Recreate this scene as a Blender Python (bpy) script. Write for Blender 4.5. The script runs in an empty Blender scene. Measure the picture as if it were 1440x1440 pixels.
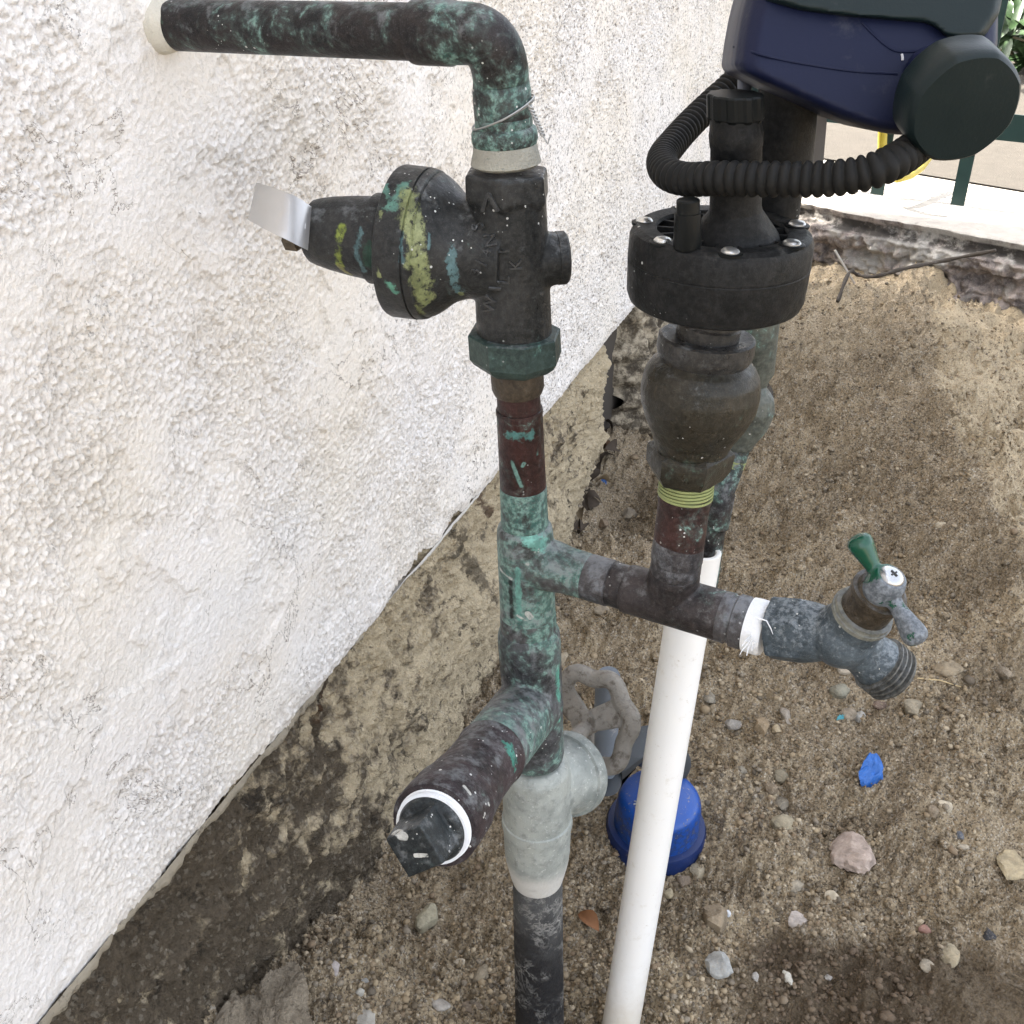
import bpy, bmesh, math, random
import numpy as np
from mathutils import Vector, Matrix
from mathutils.bvhtree import BVHTree
R = math.radians
random.seed(7); rng = np.random.default_rng(7)
scn = bpy.context.scene
# ------------------------------------------------------------------ camera
F = 1509.0; PITCH = R(31.0); CH = 0.75
cp, sp = math.cos(PITCH), math.sin(PITCH)
CAM = Vector((0, 0, CH))
cd = bpy.data.cameras.new('camera'); cam = bpy.data.objects.new('camera', cd)
scn.collection.objects.link(cam); scn.camera = cam
cam.location = CAM; cam.rotation_euler = (R(90) - PITCH, 0, 0)
cd.sensor_width = 36; cd.lens = 36 * F / 1440; cd.clip_start = 0.02; cd.clip_end = 500
# ------------------------------------------------------------------ light
SUN_EL = R(52); SUN_TRAVEL = Vector((0.955, -0.295))      # horizontal direction the sunlight travels
w = bpy.data.worlds.new("World"); scn.world = w; w.use_nodes = True
nt = w.node_tree; nt.nodes.clear()
sky = nt.nodes.new('ShaderNodeTexSky'); sky.sky_type = 'NISHITA'; sky.sun_disc = False
sky.sun_elevation = SUN_EL
sky.sun_rotation = math.atan2(-SUN_TRAVEL.x, -SUN_TRAVEL.y)
sky.air_density = 0.8; sky.dust_density = 4.0; sky.ozone_density = 0.6
bg = nt.nodes.new('ShaderNodeBackground'); bg.inputs[1].default_value = 0.15
wo = nt.nodes.new('ShaderNodeOutputWorld')
hs = nt.nodes.new('ShaderNodeHueSaturation'); hs.inputs['Saturation'].default_value = .34   # hazy, milky sky
nt.links.new(sky.outputs[0], hs.inputs['Color']); nt.links.new(hs.outputs[0], bg.inputs[0]); nt.links.new(bg.outputs[0], wo.inputs[0])
sl = bpy.data.lights.new('sun', 'SUN'); sl.energy = 4.0; sl.angle = R(0.5); sl.color = (1, .95, .87)
so = bpy.data.objects.new('sun', sl); scn.collection.objects.link(so)
sd = Vector((SUN_TRAVEL.x * math.cos(SUN_EL), SUN_TRAVEL.y * math.cos(SUN_EL), -math.sin(SUN_EL)))
so.rotation_euler = sd.to_track_quat('-Z', 'Y').to_euler(); so.location = (-2, 2, 5)
vs = scn.view_settings; vs.view_transform = 'Standard'; vs.look = 'None'; vs.gamma = 1; vs.use_curve_mapping = False
vs.exposure = 2.7
scn.cycles.max_bounces = 6; scn.cycles.diffuse_bounces = 4

# ------------------------------------------------------------------ pixel -> place
def ray(px, py):
    u = (px - 720) / F; v = (py - 720) / F
    return Vector((u, cp - v * sp, -(sp + v * cp)))
def P(px, py, Z): return CAM + ray(px, py) * Z
def PF(px, py, fwd):
    d = ray(px, py); return CAM + d * (fwd / d.y)
def depth(p): q = p - CAM; return q.y * cp - q.z * sp
def proj(p):
    q = p - CAM; z = q.y * cp - q.z * sp; yy = q.y * sp + q.z * cp
    return 720 + F * q.x / z, 720 - F * yy / z

# ------------------------------------------------------------------ numpy noise
def _h(ix, iy, s):
    h = (ix.astype(np.int64) * 374761393 + iy.astype(np.int64) * 668265263 + s * 1442695041) & 0xffffffff
    h = ((h ^ (h >> 13)) * 1274126177) & 0xffffffff
    return (h ^ (h >> 16)) & 0xffff
def pn(x, y, s=0):
    ix = np.floor(x); iy = np.floor(y); fx = x - ix; fy = y - iy
    ux = fx * fx * fx * (fx * (fx * 6 - 15) + 10); uy = fy * fy * fy * (fy * (fy * 6 - 15) + 10)
    def g(dx, dy):
        a = _h(ix + dx, iy + dy, s) * (2 * math.pi / 65536.0)
        return np.cos(a) * (fx - dx) + np.sin(a) * (fy - dy)
    a = g(0, 0); b = g(1, 0); c = g(0, 1); d = g(1, 1)
    return (a + (b - a) * ux + (c - a) * uy + (a - b - c + d) * ux * uy) * 1.5
def fbm(x, y, s=0, o=4, gain=.5):
    r = 0; a = 1
    for i in range(o):
        r = r + a * pn(x, y, s + i * 17); x = x * 2.03 + 3.1; y = y * 2.03 + 1.7; a *= gain
    return r
def crumbs(x, y, s=0, keep=.75):
    """rounded grains of random size thrown on a plane: height 0..1"""
    ix = np.floor(x); iy = np.floor(y); best = np.zeros(np.shape(x))
    for dx in (-1, 0, 1):
        for dy in (-1, 0, 1):
            a = _h(ix + dx, iy + dy, s) / 65536.0; b = _h(ix + dx, iy + dy, s + 7) / 65536.0; c = _h(ix + dx, iy + dy, s + 13) / 65536.0; e = _h(ix + dx, iy + dy, s + 19) / 65536.0
            ex = x - (ix + dx + a); ey = y - (iy + dy + b); rr = .35 + .55 * c
            th = e * 6.28; ux = ex * np.cos(th) + ey * np.sin(th); uy = (-ex * np.sin(th) + ey * np.cos(th)) * 1.45
            best = np.maximum(best, np.where(e < keep, (.45 + .55 * c) * np.sqrt(np.clip(1 - (ux * ux + uy * uy) / (rr * rr), 0, 1)), 0))
    return best
def sstep(a, b, x):
    t = np.clip((x - a) / (b - a), 0, 1); return t * t * (3 - 2 * t)

# ------------------------------------------------------------------ materials
class NT:
    def __init__(s, name):
        s.m = bpy.data.materials.new(name); s.m.use_nodes = True; s.t = s.m.node_tree; s.t.nodes.clear()
        s.out = s.t.nodes.new('ShaderNodeOutputMaterial'); s.b = s.t.nodes.new('ShaderNodeBsdfPrincipled')
        s.t.links.new(s.b.outputs[0], s.out.inputs[0])
        g = s.t.nodes.new('ShaderNodeNewGeometry'); s.pos = g.outputs['Position']; s.nrm = g.outputs['Normal']
    def set(s, inp, v):
        if isinstance(v, bpy.types.NodeSocket): s.t.links.new(v, inp)
        elif v is not None:
            if isinstance(v, tuple) and len(v) == 3 and inp.type == 'RGBA': v = (*v, 1)
            inp.default_value = v
    def node(s, typ, ins=(), out=0, **kw):
        n = s.t.nodes.new(typ)
        for k, v in kw.items(): setattr(n, k, v)
        for k, v in (ins.items() if isinstance(ins, dict) else enumerate(ins)): s.set(n.inputs[k], v)
        return n.outputs[out]
    def math(s, op, a, b=None, c=None, clamp=False):
        n = s.t.nodes.new('ShaderNodeMath'); n.operation = op; n.use_clamp = clamp
        for i, v in enumerate((a, b, c)):
            if v is not None: s.set(n.inputs[i], v)
        return n.outputs[0]
    def vm(s, op, a, b=None, out=0, scale=None):
        n = s.t.nodes.new('ShaderNodeVectorMath'); n.operation = op
        s.set(n.inputs[0], a)
        if b is not None: s.set(n.inputs[1], b)
        if scale is not None: s.set(n.inputs['Scale'], scale)
        return n.outputs[out]
    def noise(s, scale, detail=4, rough=.55, dist=0, vec=None, out=0):
        return s.node('ShaderNodeTexNoise', {'Vector': vec or s.pos, 'Scale': scale, 'Detail': detail, 'Roughness': rough, 'Distortion': dist}, out)
    def vor(s, scale, out='Distance', vec=None, feature='F1', rnd=1.0):
        n = s.t.nodes.new('ShaderNodeTexVoronoi'); n.feature = feature
        s.set(n.inputs['Vector'], vec or s.pos); s.set(n.inputs['Scale'], scale); s.set(n.inputs['Randomness'], rnd)
        return n.outputs[out]
    def step(s, x, a, b):
        n = s.t.nodes.new('ShaderNodeMapRange'); n.interpolation_type = 'SMOOTHSTEP'
        s.set(n.inputs[0], x); s.set(n.inputs[1], a); s.set(n.inputs[2], b); return n.outputs[0]
    def mix(s, f, a, b):
        n = s.t.nodes.new('ShaderNodeMix'); n.data_type = 'RGBA'
        s.set(n.inputs[0], f); s.set(n.inputs[6], a); s.set(n.inputs[7], b); return n.outputs[2]
    def bump(s, h, dist, strength=1.0, prev=None):
        n = s.t.nodes.new('ShaderNodeBump'); s.set(n.inputs['Height'], h)
        n.inputs['Distance'].default_value = dist; n.inputs['Strength'].default_value = strength
        if prev is not None: s.t.links.new(prev, n.inputs['Normal'])
        return n.outputs[0]
    def fin(s, color, rough=.6, metal=0, normal=None, spec=.5):
        s.set(s.b.inputs['Base Color'], color); s.set(s.b.inputs['Roughness'], rough)
        s.set(s.b.inputs['Metallic'], metal); s.set(s.b.inputs['Specular IOR Level'], spec)
        if normal is not None: s.set(s.b.inputs['Normal'], normal)
        return s.m
    def capsule(s, A, B, r, wob=.35, wscale=250, soft=.25):
        """0..1 mask of a stain running from A to B with radius r and a ragged edge"""
        A = Vector(A); B = Vector(B); ba = B - A; L = max(ba.length_squared, 1e-9)
        pa = s.vm('SUBTRACT', s.pos, tuple(A))
        h = s.math('MULTIPLY', s.vm('DOT_PRODUCT', pa, tuple(ba), out=1), 1 / L, clamp=True)
        d = s.vm('LENGTH', s.vm('SUBTRACT', pa, s.vm('SCALE', tuple(ba), scale=h)), out=1)
        n = s.math('MULTIPLY', s.math('SUBTRACT', s.noise(wscale, 5, .7), .5), r * wob * 3)
        return s.step(s.math('ADD', d, n), r * 1.05, r * (1 - soft))

def patina(name, c1=(.007, .0065, .007), c2=(.019, .015, .014), verd=.0, dust=.2, specks=.3, rough=.48,
           vcol=((.035, .10, .085), (.19, .315, .27)), dustc=(.19, .20, .205), streaks=(), metal=.0, vscale=70, bumpd=.0006, relief=.5, sscale=520, spec=.25, dscale=120):
    s = NT(name)
    n1 = s.noise(45, 6, .6); n2 = s.noise(400, 4, .6)
    col = s.mix(s.step(n1, .38, .66), c1, c2)
    col = s.mix(s.math('MULTIPLY', s.step(n2, .35, .75), .35), col, tuple(min(1, c * 2.2 + .01) for c in c2))
    bh = s.math('MULTIPLY', n2, .5)
    if verd > 0:
        nv = s.noise(vscale, 7, .68, .8); nv2 = s.noise(vscale * 5, 4, .6)
        th = .72 - verd * .38
        nn_ = s.math('ADD', s.math('MULTIPLY', nv, .7), s.math('MULTIPLY', nv2, .3)); nn_ = s.math('ADD', nn_, s.math('MULTIPLY', s.math('SUBTRACT', s.noise(20, 3, .5), .5), .45))
        wash = s.math('MULTIPLY', s.step(nn_, th - .10, th + .10), .42)
        col = s.mix(wash, col, tuple((a * .6 + b * .4) * .8 for a, b in zip(vcol[1], dustc)))
        mask = s.math('MULTIPLY', s.step(nn_, th - .02, th + .09), s.step(s.noise(700, 4, .7), .3, .55))
        vc = s.mix(s.step(nv2, .4, .62), vcol[0], vcol[1])
        col = s.mix(s.math('MULTIPLY', mask, .92), col, vc)
        bh = s.math('ADD', bh, s.math('MULTIPLY', mask, .5))
    if dust > 0:
        nz = s.node('ShaderNodeSeparateXYZ', [s.nrm], 2)
        nd = s.noise(dscale, 6, .7)
        dm = s.math('MULTIPLY', s.step(s.math('ADD', nd, s.math('MULTIPLY', nz, .12)), .66 - dust * .3, .85 - dust * .25), min(1, .45 + dust * .5))
        col = s.mix(dm, col, dustc)
        fine = s.noise(1800, 2, .6)
        col = s.mix(s.math('MULTIPLY', s.step(fine, .56, .72), .35 * dust + .06), col, dustc)
    for (A, B, r, c, *k) in streaks:
        kw = k[0] if k else {}
        kw.setdefault('soft', .5); mk = s.capsule(A, B, r, **kw); nn = s.noise(200, 6, .7); mk = s.math('MULTIPLY', mk, s.step(s.noise(330, 5, .75), .34, .48))
        cc = s.mix(s.step(nn, .35, .65), tuple(x * .55 for x in c), c)
        col = s.mix(s.math('MULTIPLY', mk, .93), col, cc)
        bh = s.math('ADD', bh, s.math('MULTIPLY', mk, .4))
    if specks > 0:
        vd = s.vor(sscale); vc = s.node('ShaderNodeSeparateColor', [s.vor(sscale, 'Color')], 0)
        sz = s.math('MULTIPLY', s.math('POWER', vc, 9.0), .33)
        sm = s.math('MULTIPLY', s.math('LESS_THAN', vd, sz), s.step(s.noise(25, 2), .62 - specks * .4, .75 - specks * .4))
        sm = s.math('MULTIPLY', sm, s.math('GREATER_THAN', vc, .8 - specks * .35))
        col = s.mix(sm, col, (.55, .55, .53))
    rg = s.math('ADD', s.math('MULTIPLY', s.noise(150, 6, .7), .75), rough - .40)
    nb = s.bump(bh, bumpd, relief); nb = s.bump(n1, .002, .35, nb); nb = s.bump(s.noise(950, 4, .7), .00035, .55, nb)
    return s.fin(col, rg, metal, nb, spec)

def plain(name, col, rough=.5, var=.15, scale=60, bumpd=.0003, spec=.5, metal=0, dirt=None, dirtamt=.3, fine=900, fb=.25):
    s = NT(name)
    n = s.noise(scale, 5, .6); c = s.mix(n, tuple(x * (1 - var) for x in col), tuple(min(1, x * (1 + var)) for x in col))
    if dirt:
        d = s.step(s.noise(scale * 2.3, 7, .7), .72 - dirtamt * .35, .86 - dirtamt * .3)
        c = s.mix(s.math('MULTIPLY', d, .8), c, dirt)
    nf = s.noise(fine, 3, .6)
    return s.fin(c, s.math('ADD', s.math('MULTIPLY', n, .2), rough - .1), metal, s.bump(nf, bumpd, fb), spec)

# ------------------------------------------------------------------ mesh building
def frame(ax, up=None):
    ax = Vector(ax).normalized(); up = Vector(up) if up else Vector((0, 0, 1))
    if abs(ax.dot(up)) > .95: up = Vector((0, 1, 0))
    x = up.cross(ax).normalized(); y = ax.cross(x); return x, y, ax
class MB:
    def __init__(s): s.v = []; s.f = []
    def rings(s, rings, cap=(True, True)):
        n = len(rings[0]); b0 = len(s.v)
        for r in rings: s.v += [tuple(p) for p in r]
        for i in range(len(rings) - 1):
            a = b0 + i * n; c = a + n
            for k in range(n):
                k2 = (k + 1) % n; s.f.append((a + k, a + k2, c + k2, c + k))
        if cap[0]: s.f.append(tuple(b0 + k for k in range(n))[::-1])
        if cap[1]: s.f.append(tuple(b0 + (len(rings) - 1) * n + k for k in range(n)))
        return s
    def lathe(s, pts, n=40, axis=None, rot=0, up=None, cap=(True, True), mod=None):
        """pts: [(centre, radius)]"""
        ax = Vector(axis) if axis is not None else pts[-1][0] - pts[0][0]
        x, y, _ = frame(ax, up); rr = []
        for c, r in pts:
            ring = []
            for k in range(n):
                a = 2 * math.pi * k / n + rot; q = r * (mod(a) if mod else 1)
                ring.append(c + x * (q * math.cos(a)) + y * (q * math.sin(a)))
            rr.append(ring)
        return s.rings(rr, cap)
    def prof(s, A, B, tr, n=40, **k):
        """tr: [(distance along A->B in metres, radius)]"""
        A = Vector(A); d = (Vector(B) - A).normalized()
        return s.lathe([(A + d * t, r) for t, r in tr], n, axis=d, **k)
    def tube(s, path, r, n=12, closed=False, up=(0, 0, 1), cap=True):
        path = [Vector(p) for p in path]; N = len(path); rr = []
        t0 = (path[1] - path[0]).normalized(); x, y, _ = frame(t0, up)
        for i, p in enumerate(path):
            a = path[i - 1] if i else (path[-1] if closed else path[0]); b = path[(i + 1) % N] if (i < N - 1 or closed) else path[-1]
            t = (b - a).normalized(); x = (x - t * x.dot(t)).normalized(); y = t.cross(x)
            q = r[i] if hasattr(r, '__len__') else r
            rr.append([p + x * (q * math.cos(2 * math.pi * k / n)) + y * (q * math.sin(2 * math.pi * k / n)) for k in range(n)])
        if closed: rr.append(rr[0])
        return s.rings(rr, (cap and not closed, cap and not closed))
    def box(s, c, sx, sy, sz, x=(1, 0, 0), y=(0, 1, 0), z=(0, 0, 1)):
        c = Vector(c); x = Vector(x) * sx / 2; y = Vector(y) * sy / 2; z = Vector(z) * sz / 2; b = len(s.v)
        for a in (-1, 1):
            for d in (-1, 1):
                for e in (-1, 1): s.v.append(tuple(c + x * a + y * d + z * e))
        for q in ((0, 1, 3, 2), (4, 6, 7, 5), (0, 4, 5, 1), (2, 3, 7, 6), (0, 2, 6, 4), (1, 5, 7, 3)): s.f.append(tuple(b + i for i in q))
        return s
    def sphere(s, c, r, n=20, sc=(1, 1, 1)):
        c = Vector(c); rr = []
        for i in range(1, n):
            a = math.pi * i / n
            rr.append([c + Vector((math.sin(a) * math.cos(b) * sc[0], math.sin(a) * math.sin(b) * sc[1], -math.cos(a) * sc[2])) * r for b in [2 * math.pi * k / (2 * n) for k in range(2 * n)]])
        return s.rings(rr)
    def prism(s, pts, d):
        """closed outline extruded by vector d"""
        d = Vector(d); pts = [Vector(p) for p in pts]
        return s.rings([[p for p in pts], [p + d for p in pts]])

def link(name, me, mat, parent, ang=40, kind=None, base=None):
    o = bpy.data.objects.new(name, me); scn.collection.objects.link(o)
    if mat: me.materials.append(mat)
    if parent is not None:
        off = parent.get('_b'); root = parent
        o.parent = parent
    if kind: o['kind'] = kind
    return o
BASES = {}
def base_of(o): return BASES.get(o.name, Vector((0, 0, 0)))
def build(mb, name, mat, parent=None, cast=None, ang=38, origin=None, kind=None):
    me = bpy.data.meshes.new(name); me.from_pydata(mb.v, [], mb.f)
    bm = bmesh.new(); bm.from_mesh(me); bmesh.ops.recalc_face_normals(bm, faces=bm.faces); bm.to_mesh(me); bm.free()
    if cast:
        o = bpy.data.objects.new('tmp', me); scn.collection.objects.link(o)
        md = o.modifiers.new('r', 'REMESH'); md.mode = 'VOXEL'; md.voxel_size = cast[0]
        if cast[1]:
            m2 = o.modifiers.new('s', 'SMOOTH'); m2.iterations = cast[1]; m2.factor = .5
        dg = bpy.context.evaluated_depsgraph_get(); dg.update()
        me2 = bpy.data.meshes.new_from_object(o.evaluated_get(dg)); bpy.data.objects.remove(o); me = me2; ang = 180
    b = base_of(parent) if parent else (Vector(origin) if origin is not None else None)
    if b is None:
        co = np.empty(len(me.vertices) * 3); me.vertices.foreach_get('co', co); co = co.reshape(-1, 3)
        b = Vector(((co[:, 0].min() + co[:, 0].max()) / 2, (co[:, 1].min() + co[:, 1].max()) / 2, co[:, 2].min()))
    me.transform(Matrix.Translation(-b)); me.name = name
    me.polygons.foreach_set('use_smooth', [True] * len(me.polygons))
    if ang < 180: me.set_sharp_from_angle(angle=R(ang))
    me.materials.clear()
    if mat: me.materials.append(mat)
    o = bpy.data.objects.new(name, me); scn.collection.objects.link(o)
    BASES[o.name] = b
    if parent: o.parent = parent
    else: o.location = b
    if kind: o['kind'] = kind
    return o
def tag(o, label, cat, group=None):
    o['label'] = label; o['category'] = cat
    if group: o['group'] = group
    return o
def thing(name, loc, label, cat, group=None):
    o = bpy.data.objects.new(name, None); scn.collection.objects.link(o); o.location = loc; o.empty_display_size = .01
    BASES[o.name] = Vector(loc); return tag(o, label, cat, group)
def bvh(o):
    b = base_of(o); me = o.data
    return BVHTree.FromPolygons([v.co + b for v in me.vertices], [tuple(p.vertices) for p in me.polygons])

def hitpx(px, py, trees=None):
    d = ray(px, py).normalized(); best = None
    for t in trees:
        h = t.ray_cast(CAM, d)
        if h[0] is not None and (best is None or h[3] < best[1]): best = (h[0], h[3])
    return best[0] if best else P(px, py, .47)
def cr(pts, n):
    out = []
    pts = [pts[0]] + pts + [pts[-1]]
    for i in range(1, len(pts) - 2):
        for k in range(n):
            t = k / n; a, b, c, d = pts[i - 1], pts[i], pts[i + 1], pts[i + 2]
            out.append(.5 * ((2 * b) + (c - a) * t + (2 * a - 5 * b + 4 * c - d) * t * t + (3 * b - a - 3 * c + d) * t ** 3))
    out.append(pts[-2]); return out
# axis made of picture rows: [(row, column, forward distance)]
class Axis:
    def __init__(s, rows): s.r = sorted(rows)
    def at(s, y):
        r = s.r
        if y <= r[0][0]: a, b = r[0], r[1]
        elif y >= r[-1][0]: a, b = r[-2], r[-1]
        else:
            for a, b in zip(r, r[1:]):
                if a[0] <= y <= b[0]: break
        t = (y - a[0]) / (b[0] - a[0])
        return PF(a[1] + (b[1] - a[1]) * t, y, a[2] + (b[2] - a[2]) * t)
    def pt(s, y, w):
        """front-rim row y, picture width w -> centre, radius"""
        dep = PITCH + math.atan((y - 720) / F)
        p = s.at(y - w / 2 * math.sin(dep)); return p, w / 2 * depth(p) / F
    def lathe(s, mb, items, n=40, **k): return mb.lathe([s.pt(y, w) for y, w in items], n, **k)

# ------------------------------------------------------------------ setting: wall geometry
WD = Vector((.363, .932, 0)).normalized(); WN = Vector((.932, -.363, 0)).normalized()   # along wall, out of wall
W0 = Vector((-.17, .534, 0))
ZE = CH - .506                                            # lower edge of the stucco
T_END = 1.478; T_FOOT = .834
def wallpt(px, py):
    d = ray(px, py); s = (W0 - CAM).dot(WN) / d.dot(WN); p = CAM + d * s
    return (p - W0).dot(WD), p.z
def W(t, z, o=0): return W0 + WD * t + WN * o + Vector((0, 0, z))

# ---- materials for the setting
def stucco_mat():
    s = NT('painted_stucco')
    sep = s.t.nodes.new('ShaderNodeSeparateXYZ'); s.t.links.new(s.pos, sep.inputs[0])
    big = s.noise(5, 4, .6); mid = s.noise(28, 5, .6); f = s.noise(260, 5, .65)
    col = s.mix(s.step(big, .35, .7), (.80, .77, .74), (.79, .735, .655))
    col = s.mix(s.math('MULTIPLY', s.step(mid, .56, .80), .25), col, (.69, .63, .56))
    fk = s.node('ShaderNodeAttribute', out=2, attribute_name='flk'); col = s.mix(s.math('MULTIPLY', fk, s.math('MULTIPLY', s.step(s.noise(150, 5, .7), .42, .62), .2)), col, (.60, .55, .48))
    col = s.mix(s.math('MULTIPLY', s.step(s.noise(75, 7, .8), .61, .68), .35), col, (.45, .42, .38))
    # recess shade painted into the colour of the pits
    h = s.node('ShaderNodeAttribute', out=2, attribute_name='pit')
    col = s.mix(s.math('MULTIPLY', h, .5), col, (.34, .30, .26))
    # mould specks, thicker in patches and towards the far end of the wall
    far = s.step(sep.outputs[1], .55, 1.15)
    patch = s.step(s.noise(9, 4, .65), .56, .72)
    amt = s.math('ADD', s.math('MULTIPLY', far, .8), s.math('MULTIPLY', patch, .75), clamp=True)
    amt = s.math('ADD', amt, .15)
    for (x_, y_, rr_, k_) in ((920, 120, 90, .9), (960, 260, 80, .9), (800, 60, 60, .6), (560, 440, 40, .5), (560, 520, 26, .9), (430, 560, 30, .5), (405, 730, 30, .5), (620, 640, 40, .4), (850, 380, 50, .5), (640, 570, 36, .4), (250, 460, 40, .25), (190, 130, 40, .35), (60, 460, 30, .2)):
        tq = wallpt(x_, y_); amt = s.math('ADD', amt, s.math('MULTIPLY', s.capsule(W(*tq), W(*tq), rr_ * depth(W(*tq)) / F, .9, 40, .9), k_))
    amt = s.math('MINIMUM', amt, 1.0)
    sm = s.math('MULTIPLY', s.step(s.noise(300, 5, .75, .3), .545, .60), amt)
    col = s.mix(s.math('MULTIPLY', sm, .85), col, (.08, .07, .058)); col = s.mix(s.math('MULTIPLY', s.math('MULTIPLY', s.step(s.noise(140, 6, .8, .4), .57, .63), s.math('MULTIPLY', amt, amt)), .75), col, (.12, .10, .08))
    sm2 = s.math('MULTIPLY', s.step(s.noise(130, 6, .75, .6), .66, .71), s.math('MULTIPLY', patch, 1.0))
    col = s.mix(s.math('MULTIPLY', sm2, .7), col, (.16, .135, .11))
    crk = s.math('ABSOLUTE', s.math('SUBTRACT', s.noise(11, 7, .62, .6), .5))
    col = s.mix(s.math('MULTIPLY', s.step(crk, .0042, .0008), s.math('MULTIPLY', s.step(s.noise(6, 3), .47, .57), .85)), col, (.22, .19, .16))
    # bare grey mortar where the lower edge has flaked
    for (a, b, r) in (((655, 693), (628, 722), 9), ((590, 752), (545, 812), 8), ((540, 812), (500, 880), 4)):
        ta, tb = wallpt(*a), wallpt(*b)
        col = s.mix(s.capsule(W(*ta), W(*tb), r * depth(W(*ta)) / F, .8, 260), col, (.27, .25, .22))
    # chipped spot under the pipe entry and dirty rim of the hole
    for (a, b, r, c) in (((187, 70), (196, 88), 5, (.30, .28, .26)), ((175, 40), (188, 60), 3, (.2, .18, .16)), ((146, 5), (152, -6), 5, (.2, .19, .19)), ((199, 168), (199, 172), 6, (.42, .37, .3)), ((400, 728), (415, 735), 5, (.25, .2, .16))):
        ta, tb = wallpt(*a), wallpt(*b)
        col = s.mix(s.capsule(W(*ta), W(*tb), r * depth(W(*ta)) / F, .9, 300), col, c)
    n = s.bump(f, .0013, .9); n = s.bump(s.noise(750, 4, .7), .0007, .9, n)
    return s.fin(col, .8, 0, n, .25)
def footing_mat():
    s = NT('rough_footing_concrete')
    big = s.noise(7, 4, .6); mid = s.noise(45, 6, .65); f = s.noise(300, 5, .7); v = s.vor(380, 'Color')
    tv = s.node('ShaderNodeSeparateColor', [v], 0)
    sep = s.t.nodes.new('ShaderNodeSeparateXYZ'); s.t.links.new(s.pos, sep.inputs[0])
    tan = s.mix(f, (.33, .265, .17), (.70, .59, .41)); brn = s.mix(f, (.04, .032, .022), (.17, .135, .095))
    # the near stretch and the foot are stained by damp soil, the far stretch is pale
    k = s.math('ADD', s.math('MULTIPLY', s.step(sep.outputs[1], .42, .80), .62), s.math('MULTIPLY', s.math('SUBTRACT', mid, .5), 2.0))
    k = s.math('ADD', k, s.math('MULTIPLY', s.math('SUBTRACT', big, .5), 1.6))
    col = s.mix(s.step(k, .12, .50), brn, tan)
    col = s.mix(s.math('MULTIPLY', s.step(s.noise(33, 7, .78, .5), .56, .64), .85), col, (.035, .029, .022))
    col = s.mix(s.math('MULTIPLY', s.step(s.noise(95, 6, .78, .4), .655, .72), .7), col, (.50, .46, .38))
    col = s.mix(s.math('MULTIPLY', s.math('GREATER_THAN', tv, .90), .22), col, (.42, .38, .31))
    for (a, b, r, c) in (((470, 955), (452, 1010), 15, (.07, .035, .018)), ((462, 940), (500, 900), 7, (.05, .035, .02)), ((650, 760), (690, 850), 20, (.085, .07, .05)), ((620, 800), (700, 740), 12, (.07, .06, .045)), ((672, 700), (700, 735), 10, (.08, .045, .03))):
        ta, tb = wallpt(*a), wallpt(*b)
        col = s.mix(s.math('MULTIPLY', s.capsule(W(*ta), W(*tb), r * depth(W(*ta)) / F, 1.0, 120, .6), .8), col, c)
    pt = s.vor(520); col = s.mix(s.math('MULTIPLY', s.step(s.noise(330, 5, .8), .58, .66), .6), col, (.05, .04, .028))
    n = s.bump(f, .0030, 1.0); n = s.bump(mid, .003, .5, n); n = s.bump(pt, .0022, .7, n); n = s.bump(s.noise(1100, 3, .6), .0008, .9, n)
    return s.fin(col, .9, 0, n, .2)
def damp(s, col, wet, amt):
    for (q, r) in (((1170, 1400), .07), ((1330, 1430), .09), ((1110, 1350), .025), ((1420, 800), .05), ((1440, 960), .05)):
        g = G(*q); a = amt * (1 if q[1] > 1200 else .45)
        d = s.vm('LENGTH', s.vm('MULTIPLY', s.vm('SUBTRACT', s.pos, tuple(g)), (.75, 1.2, 1)), out=1)
        mk = s.step(s.math('ADD', d, s.math('MULTIPLY', s.math('SUBTRACT', s.noise(30, 6, .7), .5), r * 1.6)), r * 1.15, r * .6)
        col = s.mix(s.math('MULTIPLY', mk, a), col, wet)
    return col
def ground_mat():
    s = NT('sandy_soil')
    big = s.noise(4.5, 5, .6); mid = s.noise(30, 6, .65); f = s.noise(420, 5, .7)
    col = s.mix(s.step(big, .38, .62), (.38, .30, .19), (.30, .235, .15))
    col = s.mix(s.math('MULTIPLY', s.step(mid, .38, .75), .8), col, (.17, .132, .09))
    col = s.mix(s.math('MULTIPLY', s.step(f, .42, .62), .75), col, (.50, .41, .29))
    tv = s.t.nodes.new('ShaderNodeSeparateColor'); s.t.links.new(s.vor(620, 'Color'), tv.inputs[0])
    col = s.mix(s.math('MULTIPLY', s.math('GREATER_THAN', tv.outputs[0], .9), .6), col, (.55, .50, .42))
    col = s.mix(s.math('MULTIPLY', s.math('LESS_THAN', tv.outputs[1], .13), .65), col, (.09, .075, .06))
    pale = s.node('ShaderNodeAttribute', out=2, attribute_name='pale')
    col = s.mix(s.math('MULTIPLY', pale, .75), col, s.mix(f, (.44, .35, .225), (.66, .545, .375)))
    # damp patches of dug-out soil
    col = damp(s, col, s.mix(f, (.045, .033, .02), (.16, .12, .08)), .78)
    # dark flecks painted in for shaded crevices between the grains
    col = s.mix(s.math('MULTIPLY', s.step(s.noise(230, 6, .8), .54, .62), .75), col, (.085, .066, .045))
    nrm = s.bump(f, .0026, 1.0); nrm = s.bump(s.vor(420), .0026, .7, nrm); nrm = s.bump(s.noise(1400, 3, .6), .0006, .7, nrm)
    return s.fin(col, .95, 0, nrm, .15)

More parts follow.
